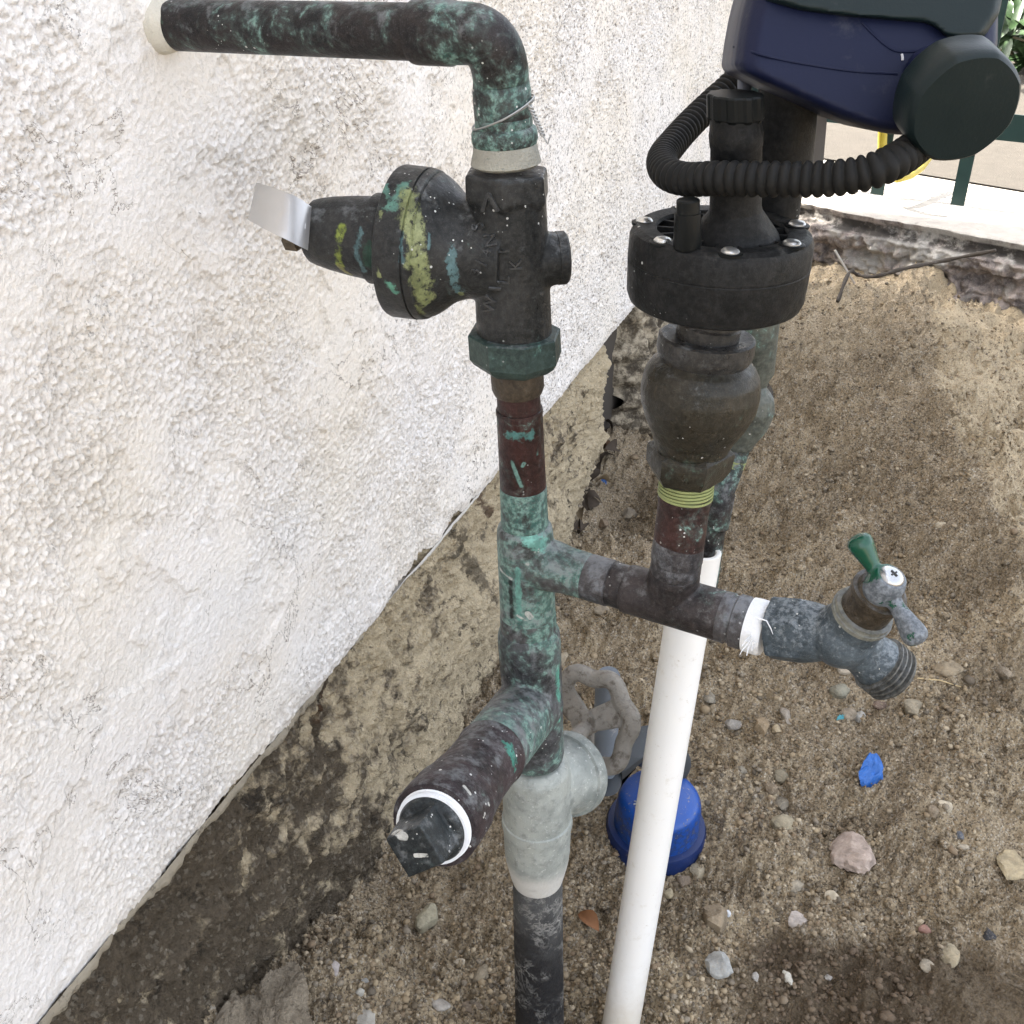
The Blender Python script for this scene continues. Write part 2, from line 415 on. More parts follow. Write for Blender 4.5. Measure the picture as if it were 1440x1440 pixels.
# ---- ground
RIDGE = np.array([(.30, .60), (.47, .80), (.53, .94), (.555, 1.15), (.57, 1.33), (.66, 1.60), (.75, 1.88), (.80, 2.2)])
def seg_dist(x, y, pl):
    best = np.full(np.shape(x), 1e9); side = np.zeros(np.shape(x))
    for (ax, ay), (bx, by) in zip(pl[:-1], pl[1:]):
        dx, dy = bx - ax, by - ay; L = dx * dx + dy * dy
        t = np.clip(((x - ax) * dx + (y - ay) * dy) / L, 0, 1)
        ex = x - (ax + dx * t); ey = y - (ay + dy * t); d = np.sqrt(ex * ex + ey * ey); sd = np.sign(dx * ey - dy * ex)
        m = d < best; best = np.where(m, d, best); side = np.where(m, sd, side)
    return best, side
def gz0(x, y):
    """large shapes of the soil"""
    x = np.asarray(x, float); y = np.asarray(y, float)
    h = .075 * sstep(1.2, 1.95, y) * sstep(.12, .55, x + .12 * np.sin(y * 5))
    d, sd = seg_dist(x, y, RIDGE)                      # sd > 0: left of the ridge
    up = sstep(.62, 1.0, y)
    left = .125 * np.exp(-(np.abs(d) / .17) ** 1.1); right = .125 * (1 - .78 * sstep(0, .24, d))
    h = h + np.where(sd > 0, left, right) * up * (1 - .72 * sstep(1.35, 1.85, y))
    h = h + .05 * np.exp(-(((x - 1.0) / .28) ** 2 + ((y - 1.15) / .3) ** 2))
    dw = (x - W0.x) * WN.x + (y - W0.y) * WN.y; tw = (x - W0.x) * WD.x + (y - W0.y) * WD.y
    h = h + .085 * np.exp(-((dw / .10) ** 2)) * (1 - sstep(-.12, .14, tw))
    h = h + .021 * np.exp(-(((x - .245) / .042) ** 2 + ((y - .66) / .036) ** 2) ** 1.6)
    h = h - .05 * np.exp(-((dw - .035) / .05) ** 2) * sstep(.62, .80, tw) * (1 - sstep(1.1, 1.35, tw))
    h = h - .012 * np.exp(-((x - .26) / .10) ** 2 - ((y - .42) / .07) ** 2)
    return h
def gz(x, y):
    x = np.asarray(x, float); y = np.asarray(y, float)
    h = gz0(x, y)
    h = h + .013 * fbm(x * 9, y * 9, 3, 3) + .0072 * fbm(x * 34, y * 34, 9, 3)
    upz = sstep(.72, 1.05, y)
    h = h + upz * (.017 * fbm(x * 7 + 2, y * 11, 101, 3) + .008 * (.5 - np.abs(pn(x * 13 + y * 5, y * 21 - x * 4, 111))))
    clod = np.clip(fbm(x * 75 + 4, y * 75, 21, 2), 0, 1); area = sstep(-.15, .35, fbm(x * 6 + 7, y * 6, 31, 2) + .35 * sstep(.8, 1.2, y))
    h = h + (.0095 + .006 * upz) * clod * area + .010 * upz * np.clip(fbm(x * 34 + 8, y * 40, 121, 2) - .15, 0, 1)
    return h
def gfine(x, y):
    a = sstep(-.2, .3, fbm(x * 7, y * 7, 77, 2))
    return .0034 * fbm(x * 160, y * 160, 41, 3, .6) * (.5 + a) + .0016 * np.abs(pn(x * 420, y * 420, 55)) + .0012 * pn(x * 700, y * 700, 56)
def G(px, py):
    d = ray(px, py); s0 = .3
    for k in range(400):
        s = .4 + k * .006; q = CAM + d * s
        if q.z < float(gz0(q.x, q.y)) + .002: break
    return Vector((q.x, q.y, float(gz(np.array([q.x]), np.array([q.y]))[0])))

def grid_mesh(name, X, Y, Z, attrs=None):
    nr, nc = X.shape
    me = bpy.data.meshes.new(name); co = np.stack([X, Y, Z], -1).reshape(-1, 3).astype(np.float32)
    i = np.arange(nr * nc).reshape(nr, nc); q = np.stack([i[:-1, :-1], i[:-1, 1:], i[1:, 1:], i[1:, :-1]], -1).reshape(-1, 4).astype(np.int32)
    me.vertices.add(len(co)); me.vertices.foreach_set('co', co.ravel())
    me.loops.add(q.size); me.loops.foreach_set('vertex_index', q.ravel())
    me.polygons.add(len(q)); me.polygons.foreach_set('loop_start', np.arange(0, q.size, 4, dtype=np.int32))
    me.polygons.foreach_set('use_smooth', np.ones(len(q), bool))
    me.update(calc_edges=True)
    for k, a in (attrs or {}).items():
        at = me.attributes.new(k, 'FLOAT', 'POINT'); at.data.foreach_set('value', a.ravel().astype(np.float32))
    return me

# view-distance graded fan of cells round the place where one stands, whole circle, far rings to the horizon
azv = np.concatenate([np.linspace(-180, -36, 36)[:-1], np.linspace(-36, 36, 580), np.linspace(36, 180, 36)[1:]])
rv = np.concatenate([[.02, .1, .2, .28], .33 * (2.35 / .33) ** (np.linspace(0, 1, 680)), [2.5, 3, 5, 12, 40, 150]])
A_, R_ = np.meshgrid(np.radians(azv), rv); X = R_ * np.sin(A_); Y = R_ * np.cos(A_)
Z = gz(X, Y) + gfine(X, Y)
far = sstep(2.05, 2.6, R_)
dsl = 0
Z = Z * (1 - far) + (-.02) * far
d_, s_ = seg_dist(X, Y, RIDGE)
pale = 1.5 * (s_ <= 0) * sstep(.0, .02, d_) * (1 - sstep(.12, .30, d_)) + .6 * (s_ <= 0) * sstep(.12, .3, d_)  # lit look of the ridge's right flank put into the sand colour
pale = np.clip(pale + .35 * sstep(1.35, 1.8, Y), 0, 1) * sstep(.75, 1.0, Y) * (.72 + .28 * sstep(-.3, .3, fbm(X * 14, Y * 14, 61, 3)))
gm = grid_mesh('ground', X, Y, Z, {'pale': pale})
gm.materials.append(ground_mat())
go = bpy.data.objects.new('ground', gm); scn.collection.objects.link(go); go['kind'] = 'structure'

# ---- house: stucco wall, footing, roof (one thing, the last added unseen to cast shade)
house = thing('stucco_house', W(0, 0, -.05), 'white rough stucco house wall on a bare concrete footing, filling the left side', 'house')
def place(me, name, mat, parent, origin_world=True):
    b = base_of(parent); me.transform(Matrix.Translation(-b)); me.materials.append(mat)
    o = bpy.data.objects.new(name, me); scn.collection.objects.link(o); o.parent = parent; BASES[o.name] = b
    return o
def edge_z(t):
    t = np.asarray(t, float); z = ZE + .002 * fbm(t * 9, t * 0, 5, 3) + .0010 * fbm(t * 90, t * 0 + 3, 6, 3)
    for (px, py, wd, hh) in ((655, 690, .010, .006), (630, 718, .018, .010), (580, 765, .02, .012), (548, 805, .02, .009), (330, 1130, .05, .004)):
        tt = wallpt(px, py)[0]; z = z + hh * np.exp(-((t - tt) / wd) ** 2) * (1 + .5 * fbm(t * 160, t * 0, 8, 2))
    return z
def dist_cols(t0, t1, k):
    ts = [t0]
    while ts[-1] < t1:
        p = W(ts[-1], .5); ts.append(ts[-1] + k * math.hypot(p.x, p.y))
    ts[-1] = t1; return np.array(ts)
ts = dist_cols(-.34, T_END, .00155); us = np.linspace(0, 1, 540)
T, U = np.meshgrid(ts, us); Zb = edge_z(T); ZT = Zb + (CH + .02 - Zb) * U
a, c = T * math.cos(.5) + ZT * math.sin(.5), -T * math.sin(.5) + ZT * math.cos(.5)
warp = .004 * fbm(a * 60, c * 60, 3, 2)
lum = fbm(a * 250 + warp * 90, c * 350 - warp * 60, 11, 3, .68)
rough_amt = .25 + .75 * sstep(-.35, .25, fbm(T * 7 + 3, ZT * 7, 15, 3))
tp, zp = wallpt(215, 60)
smooth_patch = np.exp(-(((T - tp) / .07) ** 2 + ((ZT - zp - .005) / .05) ** 2) ** 2); rough_amt *= 1 - .8 * smooth_patch
fl = fbm(T * 16 + 9, ZT * 16, 27, 4, .6); flake = sstep(.17, .20, fl) * .0011 + sstep(.40, .42, fl) * .0008
wx, wy = a + .0009 * fbm(a * 300, c * 300, 51, 2), c + .0009 * fbm(a * 300, c * 300, 53, 2)
cr1 = crumbs(wx * 330, wy * 400, 3, .62); cr2 = crumbs(wx * 620, wy * 680, 9, .7)
off = rough_amt * (.0007 * np.tanh(lum * 1.4) + .00125 * cr1 * sstep(-.5, .3, lum) + .00065 * cr2 + .0005 * fbm(a * 700, c * 700, 13, 2, .6)) + .003 * fbm(T * 5, ZT * 5, 19, 2) - flake
off += .0007 * rough_amt * np.clip(fbm(a * 70, c * 90, 35, 2), 0, 1)
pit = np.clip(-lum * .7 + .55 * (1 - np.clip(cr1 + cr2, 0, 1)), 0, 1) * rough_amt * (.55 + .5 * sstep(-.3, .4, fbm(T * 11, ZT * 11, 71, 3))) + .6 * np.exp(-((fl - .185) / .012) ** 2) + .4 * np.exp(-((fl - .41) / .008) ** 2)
pit = np.clip(pit, 0, 1)
near = sstep(0, .012, ZT - Zb)            # rounded lower lip
off = off * (.4 + .6 * near) - .003 * (1 - near)
OX = W0.x + WD.x * T + WN.x * (off + .009); OY = W0.y + WD.y * T + WN.y * (off + .009)
# first row returns to the footing face, so the coat has a thickness
back = lambda r: np.stack([r], 0)
OX = np.vstack([(W0.x + WD.x * ts - WN.x * .02)[None], OX]); OY = np.vstack([(W0.y + WD.y * ts - WN.y * .02)[None], OY]); ZT2 = np.vstack([Zb[:1] + .002, ZT]); pit = np.vstack([pit[:1], pit])
STUC = stucco_mat()
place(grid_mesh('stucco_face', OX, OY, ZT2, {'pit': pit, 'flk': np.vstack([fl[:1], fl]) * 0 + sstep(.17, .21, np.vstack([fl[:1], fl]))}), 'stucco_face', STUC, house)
mb = MB()
def slab(mb, t0, t1, z0, z1, o0, o1):
    mb.rings([[W(t0, z0, o0), W(t1, z0, o0), W(t1, z0, o1), W(t0, z0, o1)], [W(t0, z1, o0), W(t1, z1, o0), W(t1, z1, o1), W(t0, z1, o1)]])
slab(mb, -4.0, T_END - .002, CH + .015, 2.95, -.2, .008)           # wall above head height
slab(mb, -4.0, -.338, ZE, CH + .015, -.2, .008)
slab(mb, -.338, T_END - .002, ZE + .01, CH + .015, -.2, .0)
slab(mb, T_END - .2, T_END - .001, ZE, 2.95, -6, -.2)              # gable end of the house
slab(mb, -4.0, -3.8, ZE, 2.95, -6, -.2)
build(mb, 'wall', STUC, house)
mb = MB(); slab(mb, -4.3, T_END + .03, 2.95, 3.05, -6.3, .30)  # unseen slab, added and sized to keep sun off the soil
build(mb, 'shade_roof', plain('shade_roof_board', (.35, .3, .25), .8), house)
# footing face
FOOT = footing_mat()
def footing(t0, t1, o, endf, sd, amp, name):
    tt = dist_cols(t0, t1, .0030); uu = np.linspace(0, 1, 210)
    T, U = np.meshgrid(tt, uu); ZZ = -.06 + (ZE + .012 + .06) * U
    if endf is not None: T = t0 + (T - t0) * (endf(ZZ) - t0) / (t1 - t0)
    off = amp * (.009 * fbm(T * 14, ZZ * 14, sd, 4, .6) + .0032 * fbm(T * 90, ZZ * 85, sd + 5, 3, .7) + .0022 * fbm(T * 260, ZZ * 260, sd + 8, 2))
    off += .012 * (1 - U) * amp - .008 + .004
    off -= .05 * sstep(t1 - .03, t1, T) if endf is not None else 0
    off = np.minimum(off, .006 + .02 * (1 - U))
    return place(grid_mesh(name, W0.x + WD.x * T + WN.x * (off + o), W0.y + WD.y * T + WN.y * (off + o), ZZ), name, FOOT, house)
zz = [.0, .035, .10, .16, .20, .245]; te = [.60, .69, .80, .845, .87, .905]
footing(-.45, T_FOOT, 0, lambda z: np.interp(z, zz, te) + .012 * fbm(z * 40, z * 0, 91, 3), 201, 1, 'footing')
def pale_mat():
    s = NT('pale_old_concrete'); f = s.noise(60, 7, .75)
    c = s.mix(s.step(f, .4, .62), (.10, .08, .055), (.50, .43, .32)); c = s.mix(s.math('MULTIPLY', s.step(s.noise(25, 5, .7), .5, .6), .7), c, (.06, .05, .04)); return s.fin(c, .9, 0, s.bump(f, .006, 1), .2)
mb = MB(); slab(mb, .55, 1.2, -.1, ZE + .005, -.12, -.045); build(mb, 'footing_core', plain('cavity_shade_dark', (.06, .05, .04), .95), house)  # near-black backing paints the shade inside the footing gap
tt = np.linspace(.985, T_END + .02, 160); uu = np.linspace(0, 1, 90); T, U = np.meshgrid(tt, uu)
ZZ = -.05 + (ZE + .05 + .0) * U; T = T + .02 * np.sin(ZZ * 30) * sstep(1.05, .985, T)
off = .016 * fbm(T * 40, ZZ * 14 + T * 9, 301, 5, .65) + .03 * (1 - U) - .012 - .07 * (1 - sstep(.985, 1.03, T + .02 * fbm(ZZ * 20, T * 0, 9, 2)))
place(grid_mesh('old_footing', W0.x + WD.x * T + WN.x * off, W0.y + WD.y * T + WN.y * off, ZZ), 'old_footing', pale_mat(), house)
# mortar lip under the stucco edge
tt = dist_cols(-.40, .80, .004); prof_ = [(.004, .0115), (-.001, .0135), (-.006, .012), (-.012, .004), (-.016, -.004)]
rows = []
n = len(tt); tA = wallpt(505, 930)[0]; tB = wallpt(560, 815)[0]; tC = wallpt(690, 655)[0]
hh = np.where(tt < tA, .72, 0) + .0 + .34 * sstep(tB - .01, tB + .02, tt) * (1 - sstep(tC - .01, tC + .02, tt)); hh = np.maximum(hh, .06) * (.62 + .30 * fbm(tt * 17, tt * 0, 401, 3) + .16 * fbm(tt * 160, tt * 0, 409, 3, .6)); hh = np.clip(hh, .03, 1.1); hh *= 1 - .9 * np.exp(-((tt - wallpt(470, 965)[0]) / .03) ** 2)
for dz, o in prof_:
    j = .0009 * fbm(tt * 60, tt * 0 + dz * 900, 402, 3)
    rows.append((ZE + dz * 1.6 * hh + j + .0012 * fbm(tt * 30, tt * 0, 404, 2), o * (.3 + .7 * hh) + j))
def lip_mat():
    s = NT('mortar_lip'); n = s.noise(50, 6, .7); f = s.noise(420, 5, .7)
    c = s.mix(n, (.20, .17, .125), (.42, .375, .295)); c = s.mix(s.math('MULTIPLY', s.step(s.noise(120, 6, .75), .55, .63), .7), c, (.12, .10, .075))
    a, b = wallpt(552, 830), wallpt(700, 645)
    c = s.mix(s.math('MULTIPLY', s.capsule(W(*a), W(*b), .02, .2), .8), c, (.62, .60, .56))
    return s.fin(c, .85, 0, s.bump(f, .0016, .9), .2)
ZZ = np.array([r[0] for r in rows]); OO = np.array([r[1] for r in rows]); T = np.tile(tt, (len(rows), 1))
place(grid_mesh('mortar_lip', W0.x + WD.x * T + WN.x * OO, W0.y + WD.y * T + WN.y * OO, ZZ), 'mortar_lip', lip_mat(), house)

# ---- patio slab, road, fence, bush
PA = Vector((.578, 2.04, 0)); PB = Vector((.868, 1.794, 0)); PDIR = (PB - PA).normalized(); PN = Vector((PDIR.y, -PDIR.x, 0))
if PN.y > 0: PN = -PN
PZ = CH - .55
def conc(name, c, sc=40, dark=(.1, .09, .08), amt=.3): return plain(name, c, .9, .3, sc, .002, .2, dirt=dark, dirtamt=amt, fine=220, fb=.8)
Lp = np.linspace(-.55, 1.2, 420)
def pat_edge(l): return .010 * fbm(l * 6, l * 0, 501, 3) + .003 * fbm(l * 60, l * 0, 502, 2)
# broken face of the slab: rows from top edge down
V = np.linspace(0, 1, 130); L2, V2 = np.meshgrid(Lp, V)
zf = PZ - .26 * V2
inset = -.006 * sstep(0, .06, V2) + .02 * sstep(.09, .13, V2) - .012 * sstep(.2, .26, V2)      # thin lip, groove, then rough mass standing out
out = pat_edge(L2) + inset * 1.0 + .028 * fbm(L2 * 9, V2 * 3.2, 511, 4, .6) * sstep(.12, .3, V2) + .008 * fbm(L2 * 50, V2 * 14, 512, 3, .6) * sstep(.02, .2, V2)
px_ = PA.x + PDIR.x * L2 + PN.x * out; py_ = PA.y + PDIR.y * L2 + PN.y * out
def slabface_mat():
    s = NT('broken_slab_face'); f = s.noise(38, 7, .7, .5); g = s.noise(300, 5, .7); b = s.noise(10, 4, .6)
    sep = s.t.nodes.new('ShaderNodeSeparateXYZ'); s.t.links.new(s.pos, sep.inputs[0])
    c = s.mix(s.step(f, .38, .62), (.11, .095, .09), (.34, .29, .26)); c = s.mix(s.step(b, .48, .60), c, s.mix(g, (.26, .25, .23), (.46, .44, .40)))
    c = s.mix(s.math('MULTIPLY', s.step(g, .5, .7), .4), c, (.52, .48, .44))
    ln = s.math('MULTIPLY', s.step(sep.outputs[2], PZ - .034, PZ - .028), s.step(sep.outputs[2], PZ - .008, PZ - .012))
    c = s.mix(s.math('MULTIPLY', ln, s.step(s.noise(25, 6, .7), .35, .55)), c, (.05, .045, .04))
    return s.fin(c, .9, 0, s.bump(f, .012, .8, s.bump(g, .002, .8)), .2)
pme = grid_mesh('patio_slab_edge', px_, py_, zf); pme.materials.append(slabface_mat())
po = bpy.data.objects.new('slab_edge', pme); scn.collection.objects.link(po); po['kind'] = 'structure'
# top sheets
tb = .45
e = pat_edge(Lp)
top0 = [PA + PDIR * l + PN * (float(q) - .0) + Vector((0, 0, PZ)) for l, q in zip(Lp, e)]
mb = MB(); n = len(Lp); 
for k, off in enumerate((0, -.004, -.06, -.5)):
    mb.v += [tuple(p + PN * off + Vector((0, 0, (.0 if k == 0 else .003)))) for p in top0]
for k in range(3):
    for i in range(n - 1): a = k * n + i; mb.f.append((a, a + 1, a + n + 1, a + n))
pt = build(mb, 'patio', conc('patio_concrete', (.36, .335, .30)), None, ang=60, kind='structure')
def patch(name, pts, z, mat):
    mb = MB(); mb.v = [(p.x, p.y, z) for p in pts]; mb.f = [tuple(range(len(pts)))]
    return build(mb, name, mat, None, ang=180, kind='structure')
q0 = PA - PDIR * 3 - PN * .34; q1 = PA + PDIR * 4 - PN * .34
patch('driveway', [q0, q1, q1 - PN * 30, q0 - PN * 30], PZ + .007, plain('old_driveway_asphalt', (.070, .062, .052), .95, .25, 30, .002, .2, dirt=(.11, .095, .08), dirtamt=.4, fine=300, fb=.8))
q0 = PA + PDIR * 1.19 - PN * .5; patch('patio_ground', [PA + PDIR * 1.2, PA + PDIR * 5, PA + PDIR * 5 - PN * 4, PA + PDIR * 1.2 - PN * 4], PZ - .002, pt.data.materials[0])

FG = plain('fence_green_paint', (.004, .016, .015), .45, .3, 60, .0004, .3, dirt=(.2, .24, .22), dirtamt=.15)
fence = thing('fence', (.832, 2.014, PZ), 'dark green flat-bar metal fence standing on the sunny patio', 'fence')
FD = (Vector((.832, 2.014, 0)) - Vector((.704, 2.09, 0))).normalized(); FNn = Vector((-FD.y, FD.x, 0))
def fpt(k): return Vector((.832, 2.014, 0)) + FD * (.149 * k)
for k in range(-4, 7):
    b = fpt(k); mb = MB(); mb.box(b + Vector((0, 0, PZ + .009 + .45)), .024, .005, .9, x=FD, y=FNn)
    build(mb, 'picket', FG, fence, ang=30)
for z in (.155, .86):
    mb = MB(); a = fpt(-4) - FNn * .006; c = fpt(6) - FNn * .006
    mb.box((a + c) / 2 + Vector((0, 0, PZ + z)), (c - a).length + .03, .005, .045, x=FD, y=FNn); rl = build(mb, 'rail', FG, fence, ang=30)
    RV = plain('rail_hole_white', (.6, .6, .58), .4)
    for k in range(-4, 6):
        for j in (.25, .75):
            mb = MB(); q = fpt(k + j) - FNn * .0098 + Vector((0, 0, PZ + z)); mb.prof(q + FNn * .002, q, [(0, .006), (.0022, .006), (.0024, .004)], 12)  # white discs stand in for light seen through the rail's holes
            build(mb, 'rail_hole_disc', RV, rl, ang=30)
# post beside the wall end
gp = thing('fence_post', W(T_END + .03, PZ, .03), 'dark green fence post tight against the far corner of the stucco wall', 'fence post')
mb = MB(); mb.box(W(T_END + .035, PZ + .5, .03), .03, .03, 1.0, x=WD, y=WN); build(mb, 'bar', FG, gp, ang=30)
mb = MB(); mb.box(W(T_END + .035, PZ + 1.008, .03), .036, .036, .012, x=WD, y=WN); build(mb, 'post_cap', FG, gp, ang=30)

bush = thing('bush', (1.9, 3.6, PZ), 'dark green bush with whorled strap leaves behind the fence, top right corner', 'bush')
LEAFM = plain('bush_leaf', (.028, .055, .02), .45, .5, 20, .0004, .5)
def leafmesh(L, wd):
    mb = MB(); n = 6
    for i in range(n + 1):
        t = i / n; ww = wd * math.sin(math.pi * (t * .86 + .1)) ** .8 if i < n else .0005
        z = -.25 * L * t * t
        mb.v += [(-ww, t * L, z + ww * .35), (0, t * L, z), (ww, t * L, z + ww * .35)]
    for i in range(n):
        for j in (0, 1): a = i * 3 + j; mb.f.append((a, a + 1, a + 4, a + 3))
    me = bpy.data.meshes.new('leaf'); me.from_pydata(mb.v, [], mb.f); me.polygons.foreach_set('use_smooth', [True] * len(me.polygons)); me.materials.append(LEAFM); return me
lm = leafmesh(.11, .013); cnt = 0; sm = MB(); stuff = MB()
def addleaf(M, asobj):
    global cnt
    if asobj:
        o = bpy.data.objects.new('leaf', lm); scn.collection.objects.link(o); o.parent = bush; o.matrix_local = Matrix.Translation(-base_of(bush)) @ M; cnt += 1
    else:
        b = len(stuff.v); stuff.v += [tuple(M @ v.co) for v in lm.vertices]; stuff.f += [tuple(b + i for i in p.vertices) for p in lm.polygons]
for k in range(95):
    c = Vector((1.72 + random.gauss(0, .22), 3.45 + random.gauss(0, .25), PZ + .15 + abs(random.gauss(.25, .35))))
    if k < 12: g = P(random.uniform(1404, 1450), random.uniform(-15, 105), random.uniform(3.15, 3.35)); c = g
    sm.tube([Vector((1.9, 3.7, PZ)).lerp(c, .5) + Vector((0, .05, -.1)), c.lerp(Vector((1.9, 3.7, PZ)), .2), c], [.006, .004, .003], 6)
    tilt = Vector((random.uniform(-.6, .3), random.uniform(-.9, .1), 1)).normalized(); q = tilt.to_track_quat('Z', 'Y').to_matrix().to_4x4()
    for j in range(10):
        M = Matrix.Translation(c) @ q @ Matrix.Rotation(j * 2.4, 4, 'Z') @ Matrix.Rotation(R(random.uniform(0, 50)), 4, 'X') @ Matrix.Scale(random.uniform(.8, 1.2), 4)
        addleaf(M, k < 12)
build(sm, 'stem', plain('bush_stem', (.16, .14, .09), .8), bush)
build(stuff, 'foliage', LEAFM, bush, ang=180, kind='stuff')
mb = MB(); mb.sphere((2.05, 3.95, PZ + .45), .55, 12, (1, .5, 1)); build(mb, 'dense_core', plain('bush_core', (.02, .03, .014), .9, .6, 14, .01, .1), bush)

# yellow strap and hose on the patio
YEL = plain('yellow_plastic', (.42, .33, .04), .45, .2)
mb = MB()
pth = [PF(1243, 160, 2.0), PF(1241, 190, 2.0), PF(1240, 222, 2.02), PF(1247, 244, 2.03), PF(1262, 251, 2.03), PF(1280, 246, 2.06), PF(1294, 236, 2.1), PF(1310, 215, 2.15)]
mb.tube(pth, .0085, 10); tag(build(mb, 'yellow_hose', YEL), 'yellow plastic hose hanging by the fence behind the black round cap', 'hose')

# ------------------------------------------------------------------ pipework
D = .467
RISER = Axis([(60, 701, D), (215, 711, D), (480, 724, D), (570, 730, D), (690, 736, D), (880, 743, D), (1000, 750, D), (1090, 755, D), (1300, 756, D), (1500, 760, D)])
foot = RISER.at(1500); foot.z = 0
pw = thing('copper_pipework', foot, 'blackened copper pipes spotted with green verdigris, from the wall down into the soil', 'pipework')
def pw_pt(px, py): return PF(px, py, D - .012)
WHT = (.58, .58, .54); TURQ = (.15, .33, .28)
BLK = patina('dark_copper', verd=.40, dust=.25, specks=.25, vscale=60,
             streaks=[(P(205, 22, .475), P(212, 58, .475), .006, (.2, .42, .3)), (P(250, 42, .46), P(262, 30, .46), .0022, (.16, .4, .33)), (P(210, 62, .47), P(228, 66, .47), .0035, (.42, .45, .25)),
                      (P(533, 60, .43), P(540, 63, .43), .0012, WHT), (P(415, 52, .44), P(422, 50, .44), .0016, TURQ), (P(440, 48, .44), P(441, 50, .44), .0012, TURQ)])
BLKV = patina('verdigris_copper', verd=.78, dust=.45, specks=.4, vscale=60)
ADP = patina('adapter_verdigris', verd=.66, dust=.4, specks=.3, vscale=90, streaks=[(P(682, 178, .415), P(708, 160, .412), .0035, (.36, .35, .28), dict(wob=1.0)), (P(690, 186, .413), P(700, 182, .412), .0025, (.36, .35, .28), dict(wob=1.0))])
# horizontal pipe out of the wall
E0 = P(160, 33, .503); E1 = P(648, 47, .428)
hd = (E1 - E0).normalized(); L = (E1 - E0).length
mb = MB(); mb.prof(E0, E1, [(0, .0108), (L, .0110)], 48); build(mb, 'wall_pipe', BLK, pw)
tw_ = (W0 - E0).dot(WN) / hd.dot(WN)
CK = plain('pipe_caulk', (.58, .55, .47), .6, .2, 90, .0012, .4, dirt=(.2, .19, .15), dirtamt=.35, fb=.7)
mb = MB(); mb.prof(E0, E1, [(tw_ + .002, .0150), (tw_ + .008, .0136), (tw_ + .013, .0126), (tw_ + .0165, .0116), (tw_ + .018, .0106)], 48, mod=lambda a: 1 + .05 * math.sin(2 * a + 1) + .03 * math.sin(5 * a))
build(mb, 'caulk', CK, pw)
# elbow with its two sockets
bend_c = []; c0 = P(655, 47, .427); c2 = RISER.at(105)
ctr = P(701, 49, .4235)
mb = MB(); path = []; rad = []
def bez(a, b, c, n): return [a * (1 - t) ** 2 + b * 2 * t * (1 - t) + c * t * t for t in [i / n for i in range(n + 1)]]
bz = bez(c0 + hd * .0, ctr, RISER.at(112), 14)
for a in [E1 - hd * .0215, E1 - hd * .021, E1 - hd * .0195, E1 - hd * .004, E1 - hd * .002]: path.append(a)
rad = [.0108, .0122, .0125, .0125, .0118]
path += bz[1:-1]; rad += [.0116] * len(bz[1:-1])
for y, r in ((112, .0115), (124, .0119), (126, .0121), (160, .0121), (170, .0118)): path.append(RISER.at(y)); rad.append(r)
mb.tube(path, rad, 48); build(mb, 'elbow', BLK, pw, ang=30)
mb = MB(); RISER.lathe(mb, [(160, 80), (186, 82), (190, 90), (194, 93), (206, 94), (212, 90), (216, 84)], 48)
build(mb, 'threaded_adapter', ADP, pw, ang=32)
SEAL = plain('pipe_sealant', (.33, .32, .27), .55, .3, 120, .0016, .4, dirt=(.10, .12, .11), dirtamt=.45, fb=.7)
mb = MB(); RISER.lathe(mb, [(206, 84), (212, 90), (222, 92), (240, 100), (243, 90)], 48); build(mb, 'sealant', SEAL, pw, ang=60)
# wire twisted round the neck
NECK = RISER
mb = MB(); cw = RISER.at(158)
pth = []
for k in range(34):
    a = -2.8 + k / 33 * 5.6; r = .0128; pth.append(cw + Vector((math.sin(a) * r, -math.cos(a) * r, .0058 * math.sin(a) - .0005)))
WIRE = plain('galvanised_wire', (.36, .36, .35), .4, .2, metal=.6)
mb.tube(pth, .00045, 6)
pth2 = [p + Vector((0, -.0008, .0016 * math.sin(i / 33 * 3))) for i, p in enumerate(pth[16:])]
mb.tube(pth2, .00045, 6)
e0 = P(745, 148, .424); e1 = P(764, 192, .424)
for ph in (0, math.pi):
    q = []
    for i in range(40):
        t = i / 39; c = e0.lerp(e1, t); q.append(c + Vector((math.cos(t * 30 + ph), math.sin(t * 30 + ph), 0)) * .0008)
    mb.tube(q, .0004, 6)
mb.tube([e1, P(771, 203, .424), P(772, 196, .424), P(775, 190, .424)], .00035, 6)
tag(build(mb, 'wire', WIRE), 'thin grey wire wound round the copper neck above the pressure regulator, its twisted tail hanging', 'wire')

# tail, pipe, couplings down to the first tee
BRASS = patina('dark_brass', (.06, .045, .028), (.11, .085, .055), verd=.12, dust=.3, specks=.35)
TAIL = patina('union_tail_brass', (.025, .02, .014), (.06, .045, .03), verd=.12, dust=.25, specks=.4)
MAROON = patina('maroon_copper', (.014, .007, .006), (.038, .015, .013), verd=.25, dust=.12, specks=.45,
                streaks=[(PF(719, 650, D - .011), PF(733, 683, D - .011), .0013, (.17, .31, .27)), (PF(735, 655, D - .011), PF(737, 652, D - .011), .0013, (.17, .31, .27)), (PF(712, 611, D - .01), PF(750, 612, D - .01), .0028, (.09, .22, .20), dict(wob=1.2)), (PF(758, 640, D - .009), PF(761, 622, D - .009), .0015, (.1, .28, .25))])
mb = MB(); RISER.lathe(mb, [(520, 74), (548, 75), (560, 74), (566, 68)], 44); build(mb, 'union_tail', TAIL, pw)
mb = MB(); RISER.lathe(mb, [(555, 61), (600, 62)], 44); build(mb, 'pipe', MAROON, pw)
mb = MB(); RISER.lathe(mb, [(588, 61), (589, 66), (594, 67), (598, 65), (700, 65), (703, 64)], 44); build(mb, 'coupling', MAROON, pw)
mb = MB(); RISER.lathe(mb, [(690, 62), (698, 62), (700, 66), (705, 66.5), (725, 66), (770, 68)], 44); build(mb, 'reducer_neck', BLKV, pw)

